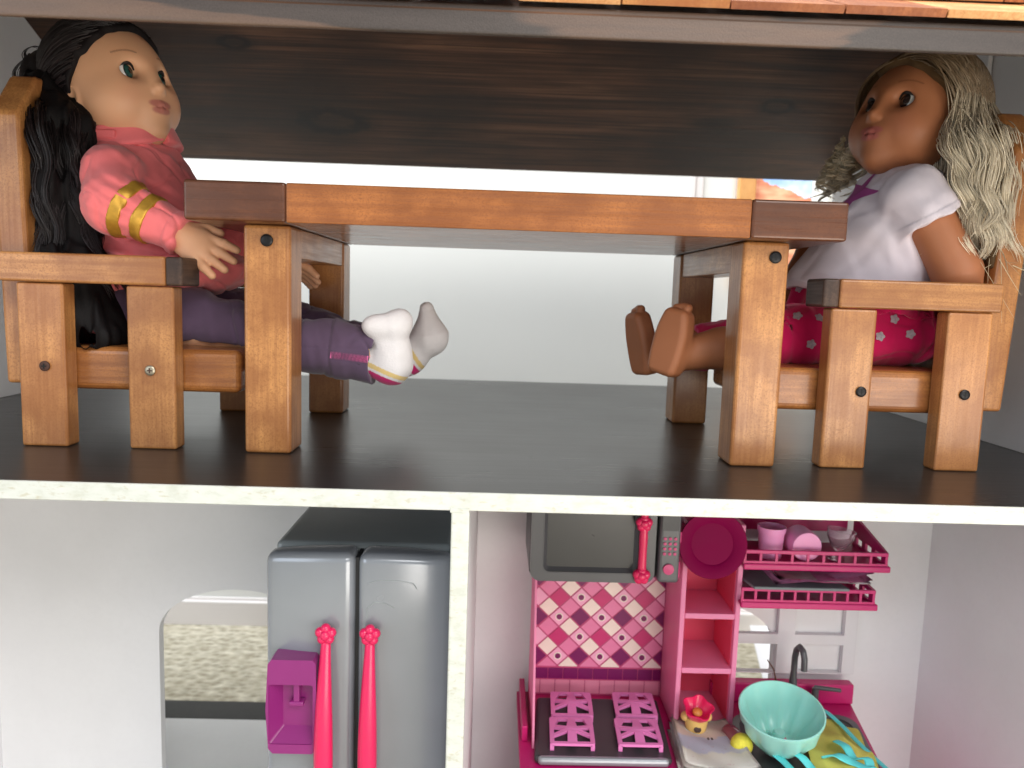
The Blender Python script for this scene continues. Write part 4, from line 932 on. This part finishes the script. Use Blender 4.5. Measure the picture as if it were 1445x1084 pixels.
# sweatshirt
def sleeve1(P): return chain(P, [(-.3415, .170, .232), (-.3320, .153, .206), (-.281, .1555, .1825)], [.0260, .0240, .0192], .012)
def sleeve1f(P): return chain(P, [(-.350, .290, .234), (-.318, .305, .198), (-.240, .300, .174)], [.0285, .0250, .0190], .010)
CUFF = np.array((-.2740, .1555, .1785)); CDIR = np.array((.93, .02, -.36)); CDIR /= np.linalg.norm(CDIR)
def shirt1(P):
    t = ell(P, (-.345, .23, .222), (.054, .058, .046))
    t = smin(t, ell(P, (-.332, .23, .184), (.062, .060, .056)), .025)
    t = smin(t, ell(P, (-.311, .23, .153), (.069, .064, .027)), .02)
    t = smin(t, ell(P, (-.366, .23, .122), (.030, .066, .042)), .02)
    t = smin(t, ell(P, (-.356, .23, .255), (.044, .052, .018)), .015)
    hv = half(P, CUFF, CDIR); w1 = smax(sleeve1(P)-np.where(hv > -.0105, .0011, 0), hv, .002); w2 = smax(sleeve1f(P), half(P, (-.232, .300, .171), (.9, 0, -.35)), .002)
    d = smin(smin(t, w1, .007), w2, .012)
    # creases: arm hole, elbow, waist
    fold = np.exp(-((P[:, 0]+.318)/.03)**2-((P[:, 2]-.212)/.02)**2)*np.sin((P[:, 0]*.6+P[:, 2])*520)*.0011
    wst = np.exp(-((P[:, 2]-.165)/.014)**2)*np.sin(P[:, 2]*430+P[:, 0]*160+3*vnoise(P, 28))*.0014
    return d+.0042*vnoise(P, 38)+.002*vnoise(P, 90)+fold+wst+.0013*crease(P, (26, 26, 40))+.0011*np.exp(-((P[:, 1]-.1885-.35*(P[:, 0]+.34))/.0012)**2)*(P[:, 2] > .19)
CORAL = np.array(srgb(242, 124, 126))
v, f = surf(shirt1, (-.42, .115, .07), (-.215, .345, .285), .0011)
SH1 = fobj('sweatshirt', v, f, M_KNIT, D1, np.tile(CORAL, (len(v), 1)))
def collar1(P):
    q = P-np.array((-.3560, .229, .2680), np.float32); c, s = math.cos(.26), math.sin(.26)
    x = q[:, 0]*c+q[:, 2]*s; z = -q[:, 0]*s+q[:, 2]*c; y = q[:, 1]
    rr = np.sqrt((x/1.06)**2+y**2); flare = .0392-.25*(z)
    d = np.sqrt(np.maximum(np.abs(rr-flare)-.0022, 0)**2+np.maximum(np.abs(z)-.0085, 0)**2)-.0026
    gap = half(P, (-.314, .214, .270), (1, -.55, 0)); d = np.maximum(d, -np.maximum(np.abs((P[:, 1]-.212)*.9+(P[:, 0]+.310)*.4)-.0016, -(P[:, 0]+.330)))
    return d+.003*vnoise(P, 55)
v, f = surf(collar1, (-.41, .17, .245), (-.295, .29, .295), .001); fobj('collar', v, f, M_KNIT, SH1, np.tile(CORAL*1.04, (len(v), 1)))
# collar tab
mk('collar_tab', box(-.372, -.345, .1845, .1885, .2655, .2735, .0015, 2), plain('coral_tab', srgb(236, 116, 118), .85, .05, 60, .3, 1400), SH1)
GOLD = plain('gold_foil', srgb(206, 158, 62), .42, .12, 160, .25, 900, metal=.55)
ax0 = np.array((-.3320, .153, .206)); adir = np.array((-.281, .1555, .1825))-ax0; adir /= np.linalg.norm(adir)
for s0 in (.0135, .0300):
    def stripe(P, s0=s0):
        t = (P-ax0.astype(np.float32))@adir.astype(np.float32)-s0-.0035*np.sin((P[:, 1]-.13)*40); return np.maximum(sleeve1(P)+.0042*vnoise(P, 38)+.002*vnoise(P, 90)-.0009, np.abs(t)-.0046)
    v, f = surf(stripe, (-.36, .12, .16), (-.27, .185, .23), .0009); fobj('sleeve_stripe', v, f, GOLD, SH1)
# trousers
PUR = np.array(srgb(90, 72, 94))
def pants1(P):
    d = smin(chain(P, [(-.352, .203, .116), (-.285, .196, .108), (-.215, .193, .090), (-.110, .190, .0765)], [.033, .0285, .0270, .0262], .01),
             chain(P, [(-.352, .257, .116), (-.285, .264, .112), (-.205, .268, .096), (-.095, .270, .071)], [.033, .0285, .0262, .0240], .01), .012)
    d = smin(d, ell(P, (-.358, .23, .116), (.036, .060, .032)), .012)
    cuff = np.where(P[:, 0] > -.1505, .0012, 0)
    d = d-cuff
    e1 = P[:, 0]+.1115-.06*(P[:, 2]-.077); e2 = P[:, 0]+.098
    d = np.maximum(d, np.where(P[:, 1] < .23, e1, e2))
    hol = np.where(P[:, 1] < .23, np.maximum(cone(P, (-.20, .193, .088), (-.10, .190, .0765), .0172, .0172), -(P[:, 0]+.122)), np.maximum(cone(P, (-.20, .268, .096), (-.08, .270, .071), .0170, .0170), -(P[:, 0]+.110)))
    d = np.maximum(d, -hol)
    d = np.maximum(d, .0842-P[:, 2]-np.maximum(0, (P[:, 0]+.225))*9)
    return d+.0065*vnoise(P, 26)+.0026*vnoise(P, 70)+np.exp(-((P[:, 2]-.086)/.0010)**2)*.0009+np.exp(-((P[:, 0]+.1505)/.0012)**2)*.0009+.0015*crease(P, (34, 22, 22))
v, f = surf(pants1, (-.41, .14, .045), (-.09, .31, .16), .0011); TR = fobj('trousers', v, f, M_KNIT, D1, np.tile(PUR, (len(v), 1)))
bvh = lambda o: BVHTree.FromPolygons([tuple(x.co+WL[o]) for x in o.data.vertices], [tuple(p.vertices) for p in o.data.polygons])
bt = bvh(TR); M_PST = plain('pink_thread', srgb(232, 120, 176), .7)
pts = []
for i in range(61):
    x = -.1490+.0365*i/60; zz = .0800-.10*(x+.149)+(.0030 if i % 2 else -.0030)
    h_ = bt.ray_cast(Vector((x, .10, zz)), Vector((0, 1, 0)))
    if h_[0]: pts.append(h_[0]+Vector((0, -.0004, 0)))
mk('stitching', tube(pts, .00055, 5), M_PST, TR)
# socks
def sock_n(P):
    d = cone(P, (-.120, .190, .076), (-.100, .189, .070), .0160, .0165)
    d = smin(d, ell(P, (-.0945, .187, .0705), (.0150, .0160, .0170)), .010)
    d = smin(d, cone(P, (-.0945, .186, .074), (-.0885, .178, .1115), .0150, .0085), .012)
    d = smin(d, cone(P, (-.0960, .184, .084), (-.1130, .172, .1065), .0130, .0058), .012)
    d = smin(d, cone(P, (-.1120, .173, .1060), (-.0885, .177, .1120), .0070, .0090), .012)
    d = smin(d, ell(P, (-.1005, .1755, .1065), (.0185, .0105, .0100)), .008)
    return d+.0022*vnoise(P, 60)
def sock_f(P):
    d = chain(P, [(-.118, .270, .074), (-.092, .270, .0695), (-.073, .270, .0880)], [.0165, .0165, .0165], .008)
    d = smin(d, sph(P, (-.0675, .270, .0920), .0150), .008); d = smin(d, cone(P, (-.0690, .270, .096), (-.0725, .268, .1215), .0180, .0075), .010)
    return d+.0022*vnoise(P, 60)
SW, SYL, SPK = np.array(srgb(226, 222, 222)), np.array(srgb(222, 194, 130)), np.array(srgb(206, 26, 110))
def bands(s):
    c = np.tile(SW, (len(s), 1)); c[(s > .002) & (s < .0062)] = SYL; c[(s < -.0006) & (s > -.0080)] = SPK; c[s < -.0110] = SPK; return c
v, f = surf(sock_n, (-.15, .15, .045), (-.07, .215, .13), .0009); fobj('sock', v, f, M_SOCK, D1, bands((v[:, 2]-.0585)*.9+(v[:, 0]+.095)*.35))
v, f = surf(sock_f, (-.14, .245, .045), (-.045, .295, .14), .0009); fobj('sock', v, f, M_SOCK, D1, bands(((v[:, 0]+.0865)*.85+(v[:, 2]-.0710)*.55)))
# hair
def cap1(P):
    p = H1.loc(P); d = smin(ell(p, (-.0075, 0, .0135), (.0590, .0540, .0575)), ell(p, (-.052, -.010, .018), (.032, .046, .034)), .012)
    line = p[:, 2]-.008-1.47*(p[:, 0]-.0056)+.0025*np.cos(p[:, 1]*55)+.012*vnoise(p, 70); back = -(p[:, 0]+.018)
    d = smax(d, -smin(line, 1e3+0*line, .001), .004) if False else smax(d, np.minimum(-line, -back), .006)
    d = np.maximum(d, -(p[:, 2]+.052))
    return d+.0035*vnoise(p, 60)*np.array(1)
v, f = surf(cap1, (-.46, .14, .25), (-.28, .30, .40), .0012)
HR1 = fobj('hair', v, f, M_CAPH, D1, np.tile(np.array(srgb(24, 19, 20)), (len(v), 1)))
LINE1 = [H1.w((-.045, -.028, -.004)), (-.3860, .186, .275), (-.3810, .178, .220), (-.3740, .172, .155), (-.3490, .166, .092)]
def mass1(P):
    q = P.copy(); q[:, 1] = .185+(P[:, 1]-.185)*.60
    L = [(x[0], .185+(x[1]-.185)*.6, x[2]) for x in LINE1]
    return chain(q, L, [.026, .016, .015, .018, .021], .02)+.008*vnoise(P*np.array((1, 1, .2), np.float32), 90)
v, f = surf(mass1, (-.43, .13, .07), (-.33, .26, .34), .0014); fobj('hair_fall', v, f, M_CAPH, HR1, np.tile(np.array(srgb(16, 13, 14)), (len(v), 1)))
ok1 = lambda p, u: ((p[:, 2]-.0085-1.47*(p[:, 0]-.0050) > 0) | (p[:, 0] < -.020)) & (p[:, 2] > -.03)
def ex1(u, rs, c): return np.array((-.80, np.clip(u[1]*.55-.35, -.85, .4)+rs.normal()*.10, -.22-.2*rs.rand()))
pa, tn, rd = fall(2600, 46, LINE1, [.030, .021, .018, .019, .032], [.046, .042, .036, .034, .030], H1, ok1, ex1, 5, (.001, .0045), (.04, .08), .0017, .10, (.62, 1.0))
strands('hair_strands', pa, rd, HR1, M_HAIRD, np.array(srgb(34, 27, 28))[None]*tn[:, None]**1.5)
# stray loops behind the crown
paths = []
for a_, b_, rr, sq in (((-.0800, -.034, .030), (0, 0, 0), .0165, 1.1), ((-.0760, -.040, .008), (0, 0, 0), .0140, 1.25), ((-.074, -.030, .050), (0, 0, 0), .0075, 1.0)):
    for j in range(7):
        L = []; q1, q2 = RS.normal(size=2)*.0009; e1 = RS.uniform(.93, 1.07)
        for k in range(24):
            t = (1.75*math.pi)*k/23-.75*math.pi; L.append(H1.w([np.array(a_)+np.array((q1-rr*math.cos(t)*1.05*e1*(1+.12*math.sin(3*t)), .006*math.sin(t*.5)+q2*2, q2+rr*sq*math.sin(t)*.8*e1))])[0])
        paths.append(L)
strands('hair_loops', paths, [.0005]*len(paths), HR1, M_HAIRD, [np.array(srgb(28, 22, 24))]*len(paths))
# ------------------------------------------------------------------ blonde doll
D2 = thing('doll', 'blonde doll in white star T-shirt and pink shorts seated right of the table', 'doll', (.385, .23, .085), 'dolls at the table')
H2 = Frame((.3905, .2258, .3155), math.radians(205), math.radians(11), math.radians(-3), .945)
SK2 = srgb(174, 112, 76)
def footf(P, c, t, n, length, wid, th, heel_r=.0):
    t = Vector(t).normalized(); n = Vector(n); n = (n-t*n.dot(t)).normalized(); w_ = t.cross(n)
    p = (P-np.array(c, np.float32))@np.array([t, w_, n], np.float32).T
    q = np.abs(p[:, 1:])-np.stack([wid*(1-.42*np.clip(p[:, 0]*2/length, 0, 1)**2-.25*np.clip(-p[:, 0]*2/length, 0, 1)**3)-.005, np.full(len(p), th-.005)], 1)
    l = np.abs(p[:, 0])-(length/2-.008)
    s = np.stack([l, q[:, 0], q[:, 1]], 1); d = np.sqrt((np.maximum(s, 0)**2).sum(1))+np.minimum(s.max(1), 0)-.006
    for k, (yy, r) in enumerate(((-.0070, .0030), (-.0038, .0032), (-.0004, .0033), (.0030, .0035), (.0068, .0044))):
        d = smin(d, sph(p, (length/2+.0012-abs(yy-.003)*.28, yy, -.001), r), .0012)
    return d
HN2 = dict(wrist=(.4260, .1600, .128), dirv=(.12, .05, -1), back=(.3, -.9, 0), side=-1, s=1.0)
HF2 = dict(wrist=(.3080, .300, .148), dirv=(-.35, 0, -.9), back=(-.9, .2, .3), side=1, s=1.0)
def body2(P):
    d = np.full(len(P), .05, np.float32)
    p = H2.loc(P); m = np.sqrt((p*p).sum(1)) < .10
    d[m] = np.minimum(.05, head_sdf(np.asfortranarray(p[m]))*.945)
    d = smin(d, cone(P, H2.w((-.012, 0, -.030)), (.390, .229, .254), .022, .025), .012)
    d = smin(d, ell(P, (.388, .23, .215), (.040, .050, .050)), .012); d = smin(d, ell(P, (.383, .23, .140), (.042, .050, .055)), .02)
    d = smin(d, chain(P, [(.3755, .173, .238), (.4065, .156, .172), (.4230, .160, .126)], [.0220, .0205, .0125]), .008)
    d = smin(d, chain(P, [(.386, .286, .236), (.336, .304, .192), (.3080, .300, .148)], [.0200, .0170, .0125]), .008)
    d = smin(d, hand(P, **HN2), .004); d = smin(d, hand(P, **HF2), .004)
    d = smin(d, chain(P, [(.380, .205, .112), (.290, .198, .108), (.213, .2, .0945), (.1760, .1985, .0880)], [.026, .0245, .0195, .0158]), .008)
    d = smin(d, chain(P, [(.380, .258, .112), (.290, .266, .106), (.213, .27, .0900), (.1640, .270, .0800)], [.026, .0240, .0190, .0150]), .008)
    d = smin(d, footf(P, (.1650, .1940, .0995), (.20, -.08, 1), (-.74, -.66, .10), .068, .0170, .0085), .006)
    d = smin(d, footf(P, (.1505, .2700, .0930), (-.20, .0, 1), (-.90, -.40, -.12), .070, .0165, .0085), .006)
    return d
v, f = surf(body2, (.115, .125, .05), (.47, .345, .395), .001)
fobj('body', v, f, M_SKIN, D2, head_paint(H2.loc(v), SK2))
for s_ in (1, -1): eye(D2, H2, s_, srgb(58, 44, 40), -.20)
SLC, SLD = np.array((.3800, .150, .2175)), np.array((.50, -.12, -.86)); SLD /= np.linalg.norm(SLD)
def shirt2(P):
    t = ell(P, (.389, .23, .230), (.045, .060, .040)); t = smin(t, ell(P, (.372, .23, .190), (.056, .061, .050)), .022)
    t = smin(t, cone(P, (.366, .23, .185), (.354, .23, .150), .056, .067), .02); t = smin(t, ell(P, (.392, .23, .258), (.038, .046, .012)), .014)
    hv = half(P, SLC, SLD); w1 = smax(chain(P, [(.3735, .173, .238), (.3960, .159, .195)], [.0265, .0245])-np.where(hv > -.0050, .0010, 0), hv, .0015)
    w2 = smax(chain(P, [(.386, .287, .236), (.350, .303, .205)], [.0270, .0235]), half(P, (.358, .302, .212), (-.8, .1, -.6)), .002)
    d = smin(smin(t, w1, .010), w2, .012)
    hem = .1545-.003*np.sin((P[:, 0]-P[:, 1])*70)-P[:, 2]; d = smax(d-np.where(hem > -.0055, .0008, 0), hem, .0015)
    f1 = np.exp(-((P[:, 0]-.372)/.03)**2-((P[:, 2]-.195)/.03)**2)*np.sin((P[:, 0]*.9+P[:, 2]*.5)*380)*.0010
    return d+.0052*vnoise(P, 28)+.0022*vnoise(P, 70)+f1
v, f = surf(shirt2, (.27, .115, .145), (.455, .345, .29), .0011); TS = fobj('tshirt', v, f, M_KNIT, D2, np.tile(np.array(srgb(226, 216, 224)), (len(v), 1)))
bt = bvh(TS)
M_STAR = plain('purple_star_print', srgb(172, 80, 148), .6, .06, 80)
pts = []
for i in range(10):
    a = math.pi/2+i*math.pi/5+.25; r = .030 if i % 2 == 0 else .012; pts.append((.2290+r*math.cos(a), .2430+r*math.sin(a)))
V_ = []; F_ = []; c0 = (.2290, .2430); R_ = 8
for i in range(10):
    a, b = pts[i], pts[(i+1) % 10]; base = len(V_)
    for j in range(R_+1):
        for k in range(R_+1): s, t = j/R_, k/R_; e = (a[0]+(b[0]-a[0])*t, a[1]+(b[1]-a[1])*t); V_.append((c0[0]+(e[0]-c0[0])*s, c0[1]+(e[1]-c0[1])*s))
    F_ += [(base+j*(R_+1)+k, base+(j+1)*(R_+1)+k, base+(j+1)*(R_+1)+k+1, base+j*(R_+1)+k+1) for j in range(R_) for k in range(R_)]
W_ = []; ok = []
for y, z in V_:
    h_ = bt.ray_cast(Vector((.20, y-.03, z)), Vector((1, .17, 0)).normalized()); ok.append(h_[0] is not None and h_[0].x < .42); W_.append(tuple(h_[0]+h_[1]*.0006) if h_[0] else (0, 0, 0))
F_ = [q for q in F_ if all(ok[i] for i in q) and max((Vector(W_[i])-Vector(W_[q[0]])).length for i in q) < .012]
mk('star_print', (W_, F_), M_STAR, TS, smooth=True)
# pink shorts and waist ruffle
MGC = np.array(srgb(198, 16, 84))
def shorts2(P):
    d = smin(chain(P, [(.385, .203, .116), (.335, .197, .114), (.246, .198, .1065)], [.033, .0305, .0300], .01), chain(P, [(.385, .257, .116), (.300, .266, .110), (.186, .27, .0855)], [.033, .0280, .0215], .01), .012)
    d = smin(d, ell(P, (.386, .23, .118), (.040, .062, .034)), .012)
    d = smax(d, np.where(P[:, 1] < .232, .2465-P[:, 0], .187-P[:, 0]), .001)
    d = np.maximum(d, -np.where(P[:, 1] < .232, np.maximum(cone(P, (.32, .197, .112), (.20, .198, .1065), .0280, .0280), P[:, 0]-.268), np.maximum(cone(P, (.26, .267, .103), (.15, .27, .0800), .0235, .0195), P[:, 0]-.205)))
    d = np.maximum(d, .0844-P[:, 2]-np.maximum(0, (.245-P[:, 0]))*9)
    r = np.sqrt(((P[:, 0]-.358)/1.0)**2+((P[:, 1]-.23)/1.02)**2); an = np.arctan2(P[:, 1]-.23, P[:, 0]-.358)
    ruf = np.maximum(np.abs(r-.0620-.0035*np.sin(an*11)-(.150-P[:, 2])*.28)-.0013, np.abs(P[:, 2]-.1440-.002*np.sin(an*7))-.0135)
    d = np.minimum(d, ruf)
    return d+.0050*vnoise(P, 34)+.0020*vnoise(P, 85)+.0012*crease(P, (30, 24, 24))
v, f = surf(shorts2, (.165, .14, .06), (.45, .31, .17), .0011); SR = fobj('shorts', v, f, M_KNIT, D2, np.tile(MGC, (len(v), 1)))
bt = bvh(SR); M_DOT = plain('silver_flower_print', srgb(170, 158, 166), .5, .2, 400)
for x, z in ((.2860, .1030), (.3090, .1040), (.2740, .1280), (.2930, .1270), (.3160, .1290), (.2830, .1470), (.3040, .1420), (.2960, .1540), (.3480, .1120), (.3620, .1280), (.3390, .1300), (.3250, .0920), (.3760, .1150)):
    h_ = bt.ray_cast(Vector((x, .05, z)), Vector((0, 1, 0)))
    if not h_[0]: continue
    nrm = h_[1] if h_[1].y < 0 else -h_[1]; M_ = Matrix.Translation(h_[0]+nrm*.0002) @ nrm.to_track_quat('Z', 'Y').to_matrix().to_4x4()
    fl_ = lathe([(.0040, 0), (.0040, .0005), (.0014, .0007), (.0012, .0003), (.0001, .0003)], 25, fn=lambda a, z: 1+.16*math.cos(5*a))
    mk('flower_dot', moved(fl_, M_), M_DOT, SR, at=h_[0])
# hair
def cap2(P):
    p = H2.loc(P); d = ell(p, (-.0075, 0, .0140), (.0600, .0550, .0590))
    line = p[:, 2]-.008-1.47*(p[:, 0]-.0150)+.0025*np.cos(p[:, 1]*55)+.012*vnoise(p, 70); d = smax(d, np.minimum(-line, p[:, 0]+.014), .006); d = np.maximum(d, -(p[:, 2]+.045))
    return d+.0040*vnoise(p, 60)
v, f = surf(cap2, (.31, .16, .26), (.47, .30, .40), .0012); HC = np.array(srgb(120, 92, 62))
HR2 = fobj('hair', v, f, M_CAPH, D2, np.tile(HC*.6, (len(v), 1)))
LINE2 = [H2.w((-.030, .044, .000)), (.4230, .160, .285), (.4270, .150, .250), (.4280, .147, .215), (.4300, .145, .178)]
LINE2B = [H2.w((-.050, -.01, -.010)), (.4120, .215, .27), (.4080, .220, .235), (.4070, .222, .20)]
LINE2F = [H2.w((.008, -.050, -.018)), (.3620, .284, .285), (.3500, .284, .265), (.3380, .284, .248)]
def mass2(P):
    d = chain(P, LINE2, [.010, .011, .011, .009, .004], .01); d = smin(d, chain(P, LINE2B, [.030, .014, .012, .010], .01), .012)
    return d+.008*vnoise(P*np.array((1, 1, .25), np.float32), 90)
v, f = surf(mass2, (.36, .12, .16), (.49, .30, .38), .0014); fobj('hair_fall', v, f, M_CAPH, HR2, np.tile(HC*.55, (len(v), 1)))
okb = lambda p, u: ((p[:, 2]-.0085-1.47*(p[:, 0]-.0140) > 0) | (p[:, 0] < -.016)) & (p[:, 2] > -.025)
sets = []
sets.append(fall(3400, 40, LINE2, [.022, .027, .026, .021, .019], [.012, .016, .015, .013, .014], H2, lambda p, u: okb(p, u) & (u[:, 1] > -.15), lambda u, rs, c: np.array((-.26-.36*c+.08*rs.normal(), .80, -.05+.12*rs.normal())), 21, (.0030, .0060), (.045, .075), .0036, .13, (.70, 1.0)))
sets.append(fall(800, 24, LINE2B, [.02, .010, .009, .008], [.03, .04, .04, .035], H2, lambda p, u: okb(p, u) & (u[:, 0] < -.1), lambda u, rs, c: np.array((-.85, .35*u[1]+.1*rs.normal(), -.3)), 22, (.0015, .004), (.055, .09), .0017, .09, (.8, 1.0)))
sets.append(fall(700, 16, LINE2F, [.008, .012, .014, .014], [.008, .010, .010, .010], H2, lambda p, u: okb(p, u) & (u[:, 1] < -.05) & (u[:, 0] > -.5), lambda u, rs, c: np.array((.10+.10*rs.normal(), -.95, -.30)), 23, (.003, .007), (.018, .030), .0015, .05, (.7, 1.0)))
for pa, tn, rd in sets:
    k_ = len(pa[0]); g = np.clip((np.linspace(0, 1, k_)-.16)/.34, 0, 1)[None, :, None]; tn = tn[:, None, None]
    c_ = (np.array(srgb(126, 104, 80))*(1-g)+np.array(srgb(236, 222, 196))*g)*(.55+.45*tn)  # darker roots: hair tone plus the roof's shade painted into the colour
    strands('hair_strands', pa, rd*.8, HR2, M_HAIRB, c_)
# messy ends and flyaways
paths = []; cols = []; ring = []; rcol = []
for n_ in range(36):
    b = np.array((.426+RS.uniform(-.018, .016), .146+RS.uniform(-.01, .012), RS.uniform(.185, .225))); dv = np.array((RS.normal()*.9+.35, RS.normal()*.5-.2, RS.normal()*.9-.15)); dv /= np.linalg.norm(dv)
    cv = RS.normal(size=3)*.018; Ln = RS.uniform(.010, .030); paths.append([b+dv*Ln*t+cv*t*t+np.array((0, 0, -.012))*t*t for t in np.linspace(0, 1, 16)]); cols.append(np.array(srgb(206, 186, 152))*RS.uniform(.7, 1.2))
for n_ in range(16):      # ringlets on the far side of the face, rim light painted in as paler hair
    b = np.array((.360+RS.uniform(-.010, .012), .283+RS.uniform(-.010, .012), RS.uniform(.292, .318))); e = b+np.array((RS.uniform(-.030, -.006), RS.uniform(-.008, .008), -RS.uniform(.030, .058)))
    rr = RS.uniform(.0035, .0065); tw = RS.uniform(14, 22); p0 = RS.uniform(0, 6.28)
    for j in range(16):
        o_ = RS.normal(size=3)*.0011; k_ = RS.uniform(.85, 1.15); L = []
        for t in np.linspace(0, 1, 30): L.append(b+(e-b)*t+o_+rr*k_*min(1, t*3)*np.array((math.cos(p0+tw*t), math.sin(p0+tw*t), .35*math.sin(p0+tw*t+1))))
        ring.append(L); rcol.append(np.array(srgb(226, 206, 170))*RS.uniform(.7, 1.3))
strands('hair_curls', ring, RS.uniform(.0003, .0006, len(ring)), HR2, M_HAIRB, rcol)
strands('hair_ends', paths, RS.uniform(.0003, .0006, len(paths)), HR2, M_HAIRB, cols)
